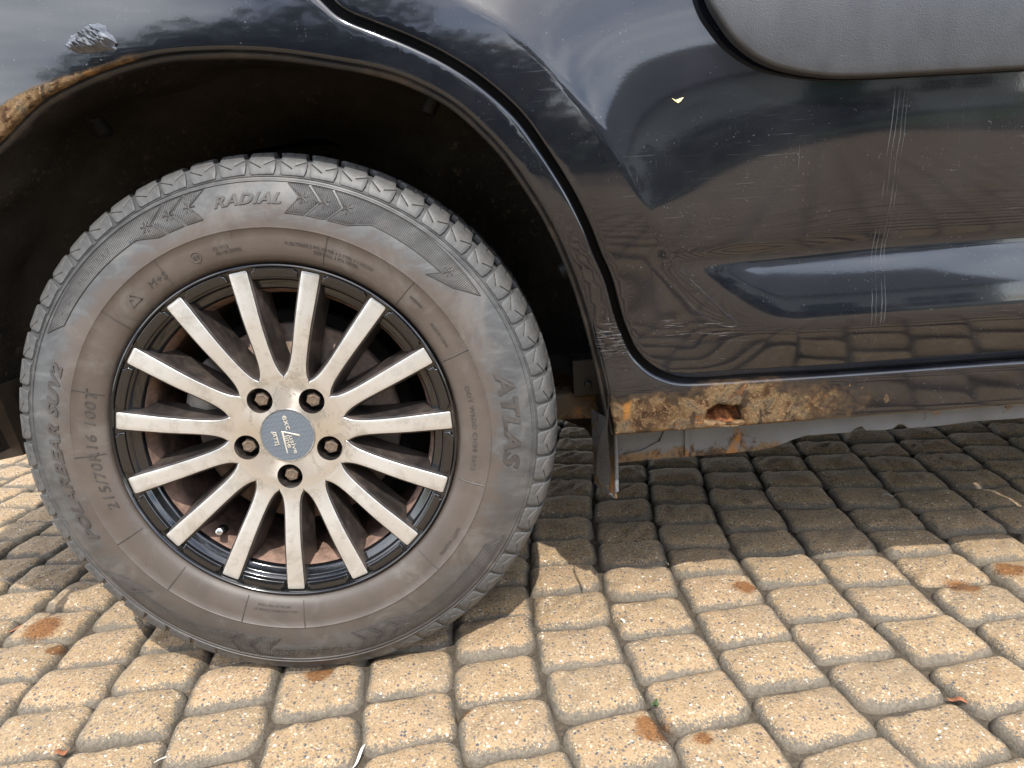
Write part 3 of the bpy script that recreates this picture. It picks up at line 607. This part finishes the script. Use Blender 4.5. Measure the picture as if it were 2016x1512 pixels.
link('sill_underside', mesh(V, [(i, i + 1, n + i + 1, n + i) for i in range(n - 1)]), M_STEEL, car)
b = MB(); b.box((.545, .0835, .281), (.006, .004, .068)); b.tube([(.452, .0835, .256), (.480, .0835, .260), (.505, .0835, .2725), (.513, .0835, .2900), (.513, .0835, .306)], .0011, 6); b.tube([(.529, .080, .300), (.529, .088, .300)], .0035, 10)
b.build('sealant_bead', M_STEEL, fo)
b = MB(); b.box((.4275, .106, .2520), (.0028, .070, .118), Matrix.Rotation(R_(19), 3, 'Z')); br = b.build('bracket', M_STEEL, car, False); bevel_mod(br, .001)
b = MB(); b.tube([(.440, .0715, .312), (.4405, .0710, .26), (.4395, .0715, .206), (.436, .0780, .1945)], .0030, 8); b.tube([(.436, .0780, .1945), (.4160, .139, .1935)], .0018, 8); b.box((.4310, .092, .262), (.006, .012, .062), Matrix.Rotation(R_(19), 3, 'Z')); b.build('bracket_rim', mat_simple('worn_grey_edge', (.15, .158, .168), .55, nscale=120, var=.3), br)
# rear suspension arm and its mounting
b = MB(); b.box((.47, .185, .3085), (.42, .05, .043), Matrix.Rotation(R_(2), 3, 'Y')); bevel_mod(b.build('trailing_arm', M_ARM, car, False), .007, 3)
b = MB(); b.box((.440, .16, .362), (.10, .05, .055)); b.tube([(.412, .128, .352), (.412, .18, .352)], .006, 8); bevel_mod(b.build('arm_bracket', m_rusty_steel('dark_bracket', (.022, .02, .018), .62, .72), car, False), .014, 3)
# wheel-arch liner
V, F = [], []; na, ny = 120, 26
for i in range(na + 1):
    a = R_(-14 + 199 * i / na)
    for j in range(ny + 1):
        y = -.018 + .36 * j / ny; base = .4655 + .02 * sstep(60, 110, math.degrees(a)) - .045 * sstep(50, 5, math.degrees(a)) + .012 * sstep(.02, .10, y)
        r = base + .006 * math.sin(7 * a + 9 * y) * math.sin(24 * y) + .004 * math.sin(19 * a + 30 * y) - .014 * math.exp(-((a - 2.35) / .12) ** 2) * sstep(.05, .12, y) - .10 * sstep(.25, .34, y)
        V.append((r * math.cos(a), y, .3466 + r * math.sin(a)))
for i in range(na):
    for j in range(ny): q = i * (ny + 1) + j; F.append((q, q + ny + 1, q + ny + 2, q + 1))
lin = link('arch_liner', mesh(V, F), M_LINER, car)
V, F = lathe([(.02, .345), (.2, .34), (.36, .335), (.385, .33)], 64); link('wheel_well', mesh([(x, y, z + .3466) for x, y, z in V], F), M_LINER, car)
b = MB()
for a, y in ((25, .10), (62, .14), (118, .12), (150, .10)):
    r = .452 - .035 * (a < 50) ; c = Vector((r * math.cos(R_(a)), y, .3466 + r * math.sin(R_(a)))); u = Vector((math.cos(R_(a)), 0, math.sin(R_(a)))); q = MB().tube([c + u * .02, c, c - u * .003], [.011, .011, .004], 12); link('liner_clip', mesh(q.v, q.f), M_SEAL, car)
# lower bodywork, cabin and floor that carry the shadow
MB().box((1.15, .92, .365), (3.6, 1.40, .03)).build('floor_pan', M_DARK, car, False)
MB().box((-.575, .27, .335), (.18, .16, .115), Matrix.Rotation(R_(-8), 3, 'Y')).build('splash_panel', mat_simple('muddy_plastic', (.085, .062, .042), .85, nscale=30, bump=.4), car, False)
V = [(-.78, .11, .50), (-.80, .40, .45), (-.81, .86, .45), (-.80, 1.27, .45), (-.78, 1.56, .45)]; V2 = [(x, y, 1.02) for x, y, z in V]
link('tailgate', mesh(V + V2, [(i, i + 1, 6 + i, 5 + i) for i in range(4)]), M_PLAIN, car)
link('side_panel', mesh([(-.78, 1.56, .4), (2.5, 1.75, .3), (2.5, 1.75, 1.02), (-.78, 1.60, 1.02)], [(0, 1, 2, 3)], False), M_PLAIN, car)
Y0 = float(door_y(1.0, 1.02)); rf = [(-.50, .27, 1.60), (1.75, .27, 1.62), (1.75, 1.48, 1.62), (-.50, 1.48, 1.60)]
link('roof', mesh(rf + [(x, y, z + .05) for x, y, z in [(-.2, .5, 1.60), (1.5, .5, 1.62), (1.5, 1.25, 1.62), (-.2, 1.25, 1.60)]], [(0, 1, 5, 4), (1, 2, 6, 5), (2, 3, 7, 6), (3, 0, 4, 7), (4, 5, 6, 7)]), M_PLAIN, car)
M_GLASS = mat_simple('tinted_glass', (.012, .014, .015), .04, var=.1, spec=.6)
bl = [(-.78, .11, 1.02), (2.45, Y0, 1.02), (2.45, 1.75, 1.02), (-.78, 1.60, 1.02)]
link('side_window', mesh([bl[0], bl[1], rf[1], rf[0]], [(0, 1, 2, 3)], False), M_GLASS, car); link('windscreen', mesh([bl[1], bl[2], rf[2], rf[1]], [(0, 1, 2, 3)], False), M_GLASS, car)
link('side_window', mesh([bl[2], bl[3], rf[3], rf[2]], [(0, 1, 2, 3)], False), M_GLASS, car); link('tailgate_window', mesh([bl[3], bl[0], rf[0], rf[3]], [(0, 1, 2, 3)], False), M_GLASS, car)
MB().box((3.0, .88, .68), (1.1, 1.66, .70)).build('bonnet', M_PLAIN, car, False)

# ------------------------------------------------------------------ the wheel
M_ALU = m_alu(); M_BLACK = m_dusty('gloss_black_rim', (.006, .006, .007), (.06, .045, .037), .64, .90, .14, .8, 26); M_SPOKESIDE = m_dusty('dusty_spoke_side', (.014, .013, .013), (.085, .061, .048), .25, .95, .4, .3, 16); M_BARREL = m_dusty('brake_dust_barrel', (.10, .068, .052), (.24, .150, .112), .28, .55, .6)
M_RUB = m_rubber('tyre_rubber'); M_LET = mat_simple('dark_lettering_rubber', (.054, .048, .044), .5, nscale=60, var=.3, bump=.1); M_RIB = m_rubber('ribbed_rubber', True)  # lettering and mould marks are set a little darker than the sidewall
wheel = empty('wheel', (0, 0, .3466), car); wheel.rotation_euler = (-.0251, 0, 0); wheel['label'] = 'rear wheel with fifteen machined spokes'
PHI = R_(-94.31)
def wl_(name, V, F, mats, smooth=True): return link(name, mesh(V, F, smooth), mats, wheel)
SW = [(.2195, .012), (.2240, .0060), (.2262, -.0010), (.2300, -.0062), (.2360, -.0098), (.2450, -.0122), (.2560, -.0136), (.2664, -.0142), (.2670, -.0150), (.2680, -.0150), (.2686, -.0141), (.2800, -.0134), (.2920, -.0112), (.3040, -.0078), (.3140, -.0038), (.3212, -.0002), (.3220, -.0012), (.3236, -.0004), (.3244, .0014), (.3262, .0020), (.3272, .0012), (.3285, .0034), (.3322, .0064), (.3390, .0104), (.3452, .0154), (.3500, .0232), (.3500, .0345), (.3500, .050), (.3500, .10), (.3500, .14), (.3480, .175), (.335, .198), (.31, .212), (.27, .220), (.235, .212), (.222, .195)]
SR = np.array([p[0] for p in SW[:23]]); SY = np.array([p[1] for p in SW[:23]])
def sw_y(r): return np.interp(r, SR, SY)
def sag(P):
    # the tyre stands flat on the paving and bulges a little above it
    P = np.array(P, float); z = P[:, 2] + .3466; k = sstep(.085, .0, z) * sstep(.05, -.02, P[:, 1])
    P[:, 1] -= .006 * k; P[:, 2] = np.where(z < .001, -.3456, P[:, 2]); return P
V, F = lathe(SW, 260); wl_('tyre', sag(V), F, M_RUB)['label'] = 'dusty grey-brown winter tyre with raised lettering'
PT = np.array([(.3268, .0012), (.3330, .0038), (.3400, .0076), (.3470, .0130), (.3528, .0215), (.3567, .0330), (.3584, .0480), (.3592, .0700), (.3595, .1000), (.3592, .1500), (.3570, .176)])
ts = np.concatenate([[0], np.cumsum(np.hypot(*np.diff(PT, axis=0).T))])
def tread_fn(s, t, h):
    r = np.interp(t, ts, PT[:, 0]); y = np.interp(t, ts, PT[:, 1]); r2 = np.interp(t + .002, ts, PT[:, 0]); y2 = np.interp(t + .002, ts, PT[:, 1])
    dr, dy = r2 - r, y2 - y; L = np.hypot(dr, dy) + 1e-9; nr, ny_ = -dy / L, dr / L
    r = r + nr * h; y = y + ny_ * h; a = s / .356; return np.c_[r * np.cos(a), y, r * np.sin(a)]
NB = 58; KS = 50 / 58; pit = 2 * math.pi * .356 / NB
blk = [(-.0185, .0030), (.0150, .0026), (.0180, .0060), (.0190, .0150), (.0196, .0215), (.0010, .0110), (.0006, .0117), (.0197, .0226), (.0190, .0300), (.0195, .0400), (.0215, .0660), (.0095, .0660), (.0040, .0360), (.0055, .0660), (-.0085, .0660), (-.0105, .0480), (-.0130, .0360), (-.0160, .0290), (-.0190, .0245), (-.0030, .0165), (-.0028, .0157), (-.0193, .0232), (-.0203, .0120)]
blk = [(s_ * KS, t_) for s_, t_ in blk]
V, F = sheet(blk, tread_fn, .0042, step=.004, rad=.0008, wall=.0105, seg=2, flip=True); mb1 = mesh(V, F); mb1.materials.append(M_RUB)
blk2 = [(-.018, .0705), (.0175, .0705), (.0195, .085), (.0230, .105), (-.0125, .105), (-.0155, .088)]
blk2 = [(s_ * KS, t_) for s_, t_ in blk2]
V, F = sheet(blk2, tread_fn, .008, rad=.0009, wall=.0075, seg=1, flip=True); mb2 = mesh(V, F); mb2.materials.append(M_RUB)
blk3 = [(-.016, .109), (.0145, .109), (.0175, .125), (.0200, .165), (-.0105, .165), (-.0135, .128)]
blk3 = [(s_ * KS, t_) for s_, t_ in blk3]
V, F = sheet(blk3, tread_fn, .012, rad=.0009, wall=.0075, seg=1, flip=True); mb3 = mesh(V, F); mb3.materials.append(M_RUB)
for i in range(NB):
    for me_, of in ((mb1, 0), (mb2, .013), (mb3, .026)):
        o = bpy.data.objects.new('tread_block', me_); COL.objects.link(o); o.parent = wheel; o.rotation_euler = (0, -(2 * math.pi * i + random.uniform(-.22, .22) * (of == 0)) / NB - of / .356, 0)
# ribbed fields and chevrons between the lettering
def polar_fn(lift): return lambda u, v, h: sag(np.c_[v * np.cos(u / .305), sw_y(v) - lift + h, v * np.sin(u / .305)])
def panel(deg, rot, name, mat_):
    ol = [(R_(a + rot) * .305, r) for a, r in deg]; V, F = sheet(ol, polar_fn(.0007), .006, step=.004, rad=.0003, wall=.0016, seg=1, flip=True); wl_(name, V, F, mat_)
    b = MB(); q = dens(ol, .005); b.tube([tuple(p) for p in polar_fn(.0008)(np.r_[q[:, 0], q[:1, 0]], np.r_[q[:, 1], q[:1, 1]], np.zeros(len(q) + 1))], .00045, 5, False); wl_('panel_border', b.v, b.f, M_LET)
eL = lambda t: [(t - 2, .3205), (t + 2, .3050), (t - .5, .2860)]
eR = lambda t: [(t + 1.5, .3205), (t - 1.5, .3040), (t + 1.5, .2850)]
for rot in (0, 180):
    panel([(150, .3165), (146, .2985), (118, .2975), (113, .2865)] + eL(111.3)[::-1] + [(130, .3205)], rot, 'ribbed_panel', M_RIB)
    for a, c in ((110.6, 106.4), (105.7, 101.5)): panel(eL(a) + eL(c)[::-1], rot, 'ribbed_panel', M_RIB)
    for a, c in ((79.8, 75.4), (74.7, 70.3)): panel(eR(a) + eR(c)[::-1], rot, 'ribbed_panel', M_RIB)
    panel(eR(69.6) + [(66, .2865), (61, .2975), (41.5, .2975), (44, .2835), (37, .2950), (31.5, .3150), (50, .3205)], rot, 'ribbed_panel', M_RIB)
    for a in (114.5, 108.6, 103.6, 77.6, 72.6, 67.3, 40.5):
        b = MB()
        for k in range(6):
            w = R_(60 * k + 10); c = Vector((.305 * math.cos(R_(a + rot)), 0, .305 * math.sin(R_(a + rot))))
            for r0, r1, dv in ((0, .0075, 0), (.0045, .0065, .6), (.0045, .0065, -.6)):
                p0 = c + Vector((math.cos(w), 0, math.sin(w))) * r0; p1 = p0 + Vector((math.cos(w + dv), 0, math.sin(w + dv))) * (r1 - r0)
                b.tube([(p.x, float(sw_y(math.hypot(p.x, p.z))) - .0011, p.z) for p in (p0, p1)], .0006, 5)
        wl_('snowflake_mark', b.v, b.f, M_LET)
def ring_text(s, deg, rad, length, height, shear=0.0, lift=.0009, name='raised_lettering', bold=.0):
    V, F = text_mesh(s, .03, shear, .0012, .0, 1.12, 3, bold * .03); w = np.ptp(V[:, 0]); hh = np.ptp(V[:, 1]); V[:, 0] *= length / w; V[:, 1] = (V[:, 1] - (V[:, 1].max() + V[:, 1].min()) / 2) * height / hh
    a = R_(deg) - V[:, 0] / rad; r = rad + V[:, 1]; y = sw_y(r) - np.where(V[:, 2] > 0, lift, -.001)
    wl_(name, sag(np.c_[r * np.cos(a), y, r * np.sin(a)]), F, M_LET, False)
ring_text('RADIAL', 90.3, .3020, .082, .0135, .35, .0012, bold=.035); ring_text('ATLAS', 1.0, .2960, .131, .0225, .25, .0014, bold=.04)
ring_text('POLARBEAR SUV2', 180.2, .2905, .246, .0160, .35, .0012, bold=.03); ring_text('215/70R16 100T', 179.6, .2440, .166, .0125, .25, .0010)
ring_text('DOT W6DD CHB9 2622', -.8, .2470, .113, .0058, 0, .0007); ring_text('TUBELESS', -90, .3080, .112, .0120, .35, .0011, bold=.03); ring_text('M+S', 119.7, .2465, .026, .0085, .1)
ring_text('021912', 99.2, .2500, .019, .0042, 0, .0006); ring_text('021105 S2WR2', 97.2, .2440, .031, .0042, 0, .0006); ring_text('E9', 106.6, .2470, .0075, .0050, 0, .0006)
ring_text('ROTATION', 130.5, .3090, .058, .0085, .1); ring_text('PLIES:TREAD 2 POLYESTER + 2 STEEL + 1 NYLON', 68.5, .2495, .110, .0040, 0, .0006); ring_text('SIDEWALL 2 POLYESTER', 66.5, .2440, .056, .0040, 0, .0006)
ring_text('GMZ09909', 41, .2500, .020, .0036, 0, .0006); ring_text('MADE IN CHINA', 29.5, .2455, .036, .0040, 0, .0006); ring_text('SAFETY WARNING', -38, .2560, .046, .0048, 0, .0006)
ring_text('MAX LOAD 800KG (1763LBS) AT', -100.5, .2440, .058, .0036, 0, .0006); ring_text('300 kPa (44 PSI) COLD', -101, .2380, .044, .0036, 0, .0006)
b = MB(); q = [(.2475 * math.cos(R_(106.6)) + .0062 * math.cos(w), .2475 * math.sin(R_(106.6)) + .0062 * math.sin(w)) for w in np.linspace(0, 6.283, 25)]; b.tube([(x, float(sw_y(math.hypot(x, z))) - .0004, z) for x, z in q], .0005, 5, False); wl_('approval_ring', b.v, b.f, M_RUB)
# mountain mark, rotation arrow and the fine radial mould lines
def mark(pts, rad=.0006, name='mould_line', deg=0, r0=.0, up=None):
    b = MB(); b.tube([(x, float(sw_y(math.hypot(x, z))) - .0004, z) for x, z in pts], rad, 5); wl_(name, b.v, b.f, M_LET)
def loc2(deg, r, pts):
    a = R_(deg); e = Vector((math.cos(a), math.sin(a))); t = Vector((math.sin(a), -math.cos(a))); return [tuple(e * (r + y) + t * x) for x, y in pts]
mark(loc2(128.9, .2470, [(-.0085, -.006), (-.004, .003), (-.001, .000), (.001, .0065), (.004, .002), (.0085, -.006), (-.0085, -.006)]), .0007, 'mountain_mark')
mark(loc2(140.5, .3085, [(-.020, -.002), (-.004, .000), (-.004, .004), (.008, .000), (-.004, -.004), (-.004, -.001)]), .0007, 'rotation_arrow')
for d in (117, 137, 161, 180.5, -152, -133, -110, -91.5, -47, -18, 22, 45, 70):
    mark([(r * math.cos(R_(d)), r * math.sin(R_(d))) for r in np.linspace(.2300, .2675, 10)], .0006)
# rim
ringp = [(.2205, .016), (.2226, .006), (.2234, -.0022), (.2230, -.0046), (.2216, -.0052), (.2203, -.0042), (.2192, .0010), (.2060, .0044), (.2046, .0052), (.2034, .0105), (.2018, .0118), (.1945, .0130), (.1925, .0150), (.1912, .0210)]
V, F = lathe(ringp, 220); wl_('rim_ring', V, F, M_BLACK)
V, F = lathe([(.1912, .0208), (.1890, .030), (.1850, .040), (.1880, .060), (.1900, .090), (.1880, .15), (.1960, .20)], 160); wl_('rim_barrel', V, F, M_BARREL)
def dish(r): return .0095 * (1 - sstep(.070, .165, r))
sp_w = [(.0742, .01560), (.0772, .01590), (.0795, .0148), (.0835, .0129), (.0890, .0114), (.0970, .0102), (.1080, .0096), (.1250, .0095), (.1500, .0100), (.1800, .0107), (.2100, .0113), (.2150, .0113), (.2168, .0106), (.2174, .0090)]
ol = [(r, w) for r, w in sp_w]; ol = spline(ol, 4); ol = [(x, -y) for x, y in ol] + [(x, y) for x, y in ol[::-1]]
def spoke_fn(u, v, h): return np.c_[u, dish(np.hypot(u, v)) + h, v]
V, F = sheet(ol, spoke_fn, .0045, step=.0035, rad=.0007, wall=.0025, seg=2)
# carry the sides down to a wider black root
P = dens(ol, .0035); P = P if area(P) > 0 else P[::-1]; nb = onorm(P); n = len(P); cur = list(range(len(V) - n, len(V))); ntop = len(F) - n
for off, dep in ((.0022, .0032), (.0030, .0120), (.0052, .0300), (.0085, .0460)):
    q = P + nb * off; q[:, 0] = np.minimum(q[:, 0], .2192 - (dep > .01) * .004); st = len(V); V += [tuple(p) for p in spoke_fn(q[:, 0], q[:, 1], np.full(n, dep))]; nx = list(range(st, st + n))
    F += [(cur[i], nx[i], nx[(i + 1) % n], cur[(i + 1) % n]) for i in range(n)]; cur = nx
me = mesh(V, F); me.materials.append(M_ALU); me.materials.append(M_SPOKESIDE); me.polygons.foreach_set('material_index', [0] * ntop + [1] * (len(F) - ntop)); spoke_me = me
lo_, hi_ = .2070, .2192
seg = [(r, s * (lo_ * math.tan(R_(12)) * 2 if False else 0)) for r, s in ()]
def lip_outline():
    # between two spokes, in (arc length at .213, radius)
    half = R_(12) * .213 - .0166; return [(-half - .001, lo_), (half + .001, lo_), (half + .0005, .2150), (half - .0035, .2168), (half - .0035, hi_), (-half + .0035, hi_), (-half + .0035, .2168), (-half - .0005, .2150)]
V, F = sheet(lip_outline(), lambda u, v, h: np.c_[v * np.cos(u / .213), -.0022 + (.2192 - v) * .18 + h, v * np.sin(u / .213)], .004, step=.003, rad=.0016, wall=.008, seg=3, flip=True); lip_me = mesh(V, F); lip_me.materials.append(M_BLACK)
for i in range(15):
    for nm, me_, d in (('spoke', spoke_me, 0), ('rim_lip_segment', lip_me, 12)):
        o = bpy.data.objects.new(nm, me_); COL.objects.link(o); o.parent = wheel; o.rotation_euler = (0, -(PHI + R_(24 * i + d)), 0)
circ = lambda r, n, cx=0, cy=0: [(cx + r * math.cos(2 * math.pi * k / n), cy + r * math.sin(2 * math.pi * k / n)) for k in range(n)]
nuts = [(.0572 * math.cos(R_(-95 + 72 * k)), .0572 * math.sin(R_(-95 + 72 * k))) for k in range(5)]
V, F = sheet(circ(.0768, 90), lambda u, v, h: np.c_[u, dish(np.hypot(u, v)) - .00008 + h, v], .004, holes=[circ(.0365, 60)] + [circ(.0168, 36, *q) for q in nuts], step=.004, rad=0, wall=.034)
me = mesh(V, F); me.materials.append(M_ALU); me.materials.append(M_SPOKESIDE)
me.materials[0] = m_alu(True)
fl = [1 if abs(p.normal.y) < .6 else 0 for p in me.polygons]; me.polygons.foreach_set('material_index', fl); link('hub', me, None, wheel)
for p, k in zip(me.polygons, fl): p.use_smooth = (k == 0)
V, F = lathe([(.0, .044), (.085, .042), (.09, .05)], 60); wl_('hub_mounting', V, F, M_SPOKESIDE)
M_NUT = mat_simple('rusty_bolt', (.17, .125, .09), .6, .35, nscale=160, var=.35, bump=.3)
V, F = [], []; rings = [(.0090, .044), (.0100, .0195), (.0092, .0170), (.0056, .0162), (.0048, .0169), (.0, .0169)]
for r, y in rings:
    for k in range(6): a = math.pi / 3 * k; V.append((r * math.cos(a), y, r * math.sin(a)))
for a in range(len(rings) - 1):
    for k in range(6): F.append((a * 6 + k, a * 6 + (k + 1) % 6, a * 6 + 6 + (k + 1) % 6, a * 6 + 6 + k))
nut_me = mesh(V, F, False); nut_me.materials.append(M_NUT)
for i, (x, z) in enumerate(nuts):
    o = bpy.data.objects.new('wheel_bolt', nut_me); COL.objects.link(o); o.parent = wheel; o.location = (x, 0, z); o.rotation_euler = (0, random.uniform(0, 1), 0)
V, F = lathe([(.0, .0086), (.0345, .0088), (.0346, .0082), (.0357, .0080), (.0364, .0090), (.0366, .03)], 72); cap = wl_('centre_cap', V, F, [m_cap(), mat_simple('dull_cap_rim', (.34, .32, .29), .4, .7, nscale=200)])
cap.data.polygons.foreach_set('material_index', [0 if (i % 5) == 0 else 1 for i in range(len(cap.data.polygons))]); cap['label'] = 'round centre cap with woven pattern and lettering'
M_CAPTXT = mat_simple('cap_print', (.62, .57, .48), .4, .35, nscale=200, var=.1)
def cap_text(s, x, z, h, length, rot=-80, shear=0.0):
    V, F = text_mesh(s, .03, shear, .001); V[:, 0] *= length / np.ptp(V[:, 0]); V[:, 1] *= h / np.ptp(V[:, 1]); a = R_(rot); X = x + V[:, 0] * math.cos(a) - V[:, 1] * math.sin(a); Z = z + V[:, 0] * math.sin(a) + V[:, 1] * math.cos(a)
    wl_('cap_lettering', np.c_[X, np.where(V[:, 2] > 0, .0078, .0090), Z], F, M_CAPTXT, False)
cap_text('exc', .0015, .0175, .0052, .0195, -80); cap_text('usive', .0062, -.0130, .0056, .0245, -80); cap_text('line', .0000, -.0085, .0062, .0170, -80); cap_text('ATS', -.0165, -.0025, .0048, .0150, -82, .2)
for pl in ([(-.0072, .0065), (-.0040, -.0245), (-.0026, -.0245), (-.0046, .0045)], [(-.0072, .0065), (.0155, .0000), (.0165, -.0030), (-.0046, .0045)], [(-.0212, .0062), (-.0145, .0055), (-.0120, -.0120), (-.0185, -.0128), (-.0190, -.0120), (-.0128, -.0110), (-.0152, .0048), (-.0212, .0054)]):
    V, F = sheet(pl, lambda u, v, h: np.c_[u, .0078 + h, v], .006, rad=.0002, wall=.001, seg=1); wl_('cap_emblem', V, F, M_CAPTXT)
# brake behind the spokes
M_DISC = m_dusty('brake_disc_iron', (.14, .112, .094), (.27, .19, .145), .35, .6, .5); M_HAT = mat_simple('rusty_disc_hat', (.40, .245, .11), .8, nscale=60, bump=.4)
V, F = lathe([(.080, .066), (.138, .066), (.140, .068), (.140, .086)], 96); wl_('brake_disc', V, F, M_DISC)
V, F = lathe([(.045, .050), (.079, .050), (.082, .053), (.083, .067)], 80); wl_('disc_hat', V, F, M_HAT)
V, F = lathe([(.06, .092), (.155, .092), (.158, .10)], 80); wl_('backing_plate', V, F, M_DARK); V, F = lathe([(.0, .150), (.192, .150)], 60); wl_('see_through_blocker', V, F, M_DARK)  # last disc is no brake part: added dark to block the view through the barrel
V, F = [], []
for i in range(15):
    a = R_(138 + 40 * i / 14); e = math.sin(math.pi * i / 14) ** .4
    for r, y in ((.148, .095), (.150, .050 + .012 * (1 - e)), (.140, .040 + .018 * (1 - e)), (.118, .036 + .02 * (1 - e)), (.102, .046 + .014 * (1 - e)), (.100, .062)): V.append((r * math.cos(a), y, r * math.sin(a)))
for i in range(14):
    for j in range(5): q = i * 6 + j; F.append((q, q + 6, q + 7, q + 1))
F += [tuple(range(6)), tuple(range(89, 83, -1))]
wl_('brake_caliper', V, F, mat_simple('caliper_iron', (.30, .27, .24), .7, .1, nscale=60, bump=.5, bscale=200))
a = R_(-131); e = Vector((math.cos(a), 0, math.sin(a)))
b = MB(); b.tube([e * .190 + Vector((0, .052, 0)), e * .181 + Vector((0, .036, 0)), e * .176 + Vector((0, .024, 0))], [.0075, .0062, .0045], 12); vs_o = wl_('valve_stem', b.v, b.f, M_SEAL)
b = MB(); b.tube([e * .1762 + Vector((0, .0245, 0)), e * .1725 + Vector((0, .0130, 0)), e * .1722 + Vector((0, .0122, 0))], [.0047, .0047, .003], 12); wl_('valve_cap', b.v, b.f, mat_simple('bright_cap', (.5, .5, .49), .3, .9, var=.1))

# ------------------------------------------------------------------ litter in the joints
M_STRAW = mat_simple('dry_straw', (.50, .42, .28), .8, nscale=60); M_DRY = mat_simple('dry_leaf', (.26, .10, .045), .8, nscale=80); M_PALE = mat_simple('bleached_scrap', (.66, .63, .56), .8, nscale=60)
def straw(name, label, cat, x, y, ang, L, w, mat_, z=-.004, curl=.25):
    b = MB(); n = 8; pts = []
    for i in range(n + 1):
        t = i / n - .5; pts.append(Vector((math.cos(ang + curl * t) * L * t, math.sin(ang + curl * t) * L * t, .003 * math.sin(t * 7 + x * 9))))
    V, F = [], []
    for i, p in enumerate(pts):
        k = math.sin(math.pi * (i + .5) / (n + 1)) * w; d = Vector((-math.sin(ang), math.cos(ang), 0)); V += [p + d * k, p + Vector((0, 0, k * .5)), p - d * k, p - Vector((0, 0, k * .25))]
    for i in range(n):
        for j in range(4): F.append((i * 4 + j, i * 4 + (j + 1) % 4, i * 4 + 4 + (j + 1) % 4, i * 4 + 4 + j))
    o = link(name, mesh(V, F), mat_); o.location = (x, y, z); tag(o, label, cat, 'dry plant litter in the paving joints')
straw('straw', 'long pale straw in the joint at the edge of the sill shadow', 'straw', .545, .245, 1.75, .050, .0022, M_STRAW, -.006)
straw('straw', 'pale straw below the brown stained block in the second row', 'straw', .572, .120, 1.9, .040, .0018, M_PALE, -.007)
straw('straw', 'pale scrap lying in the joint directly right of the tyre shadow', 'straw', .445, .062, -.6, .022, .0030, M_PALE, -.004)
straw('straw', 'thin pale straw in the joint below the tyre contact', 'straw', .085, -.165, 1.35, .045, .0018, M_PALE, -.006)
straw('straw', 'pale straw upright in the joint beside the lower left block', 'straw', -.155, -.135, 1.2, .050, .0022, M_PALE, -.006)
straw('straw', 'straw lying across a shaded block far under the sill', 'straw', 1.035, .42, -.1, .028, .0016, M_PALE, .002)
straw('straw', 'bleached scrap in the lowest joint near the middle of the frame', 'straw', .305, -.215, 1.2, .040, .0035, M_PALE, -.006)
straw('leaf_scrap', 'red-brown leaf scrap in the joint at the far lower left', 'leaf', -.298, -.125, .4, .018, .0050, M_DRY, -.004)
straw('leaf_scrap', 'brown leaf strip in the joint left of the tyre foot', 'leaf', -.235, .030, 1.1, .030, .0035, M_DRY, -.006)
straw('leaf_scrap', 'brown leaf strip in the joint by the stained blocks behind the tyre', 'leaf', -.545, .185, .75, .075, .0030, M_DRY, -.006)
straw('leaf_scrap', 'orange-brown leaf scrap in the joint at lower right', 'leaf', .815, -.150, -.5, .024, .0040, M_DRY, -.006)
straw('sprout', 'tiny green sprout in the joint above the round rust stain', 'sprout', .448, -.124, .8, .014, .0042, LEAF, .000)
b = MB()
for k in range(7):
    a = R_(60 + 14 * k); b.tube([(0, 0, 0), (.004 * math.cos(a) * 3, .004 * math.sin(a), .012), (.010 * math.cos(a) * 2.2 + .003 * k, .01 * math.sin(a) + .003, .020 + .003 * (k % 3))], [.0014, .0011, .0004], 5)
b.tube([(0, 0, 0), (.01, -.004, .001), (.022, .002, .003), (.024, .008, .006)], [.0014, .0012, .0010, .0005], 5)
o = b.build('feather', M_PALE); o.location = (-.715, .565, .001); tag(o, 'frayed white feather tuft lying on shaded paving behind the tyre', 'feather')
xp, zp = .5073, .7181; yp = float(door_y(xp, zp))
b = MB(); b.add([(-.006, 0, .003), (-.002, -.0012, .0005), (.003, -.001, .002), (.0075, 0, .003), (.004, -.0012, -.001), (.001, -.0008, -.003), (-.002, -.0012, -.001)], [(0, 1, 6), (1, 2, 4, 5, 6), (2, 3, 4)]); b.add([(x, y + .0012, z) for x, y, z in b.v[:7]], [(6, 1, 0), (6, 5, 4, 2, 1), (4, 3, 2)])
o = b.build('petal', mat_simple('pale_yellow_petal', (.75, .70, .38), .7, var=.1)); o.location = (xp, yp - .0012, zp); tag(o, 'tiny pale yellow petal stuck to the dark door', 'petal')
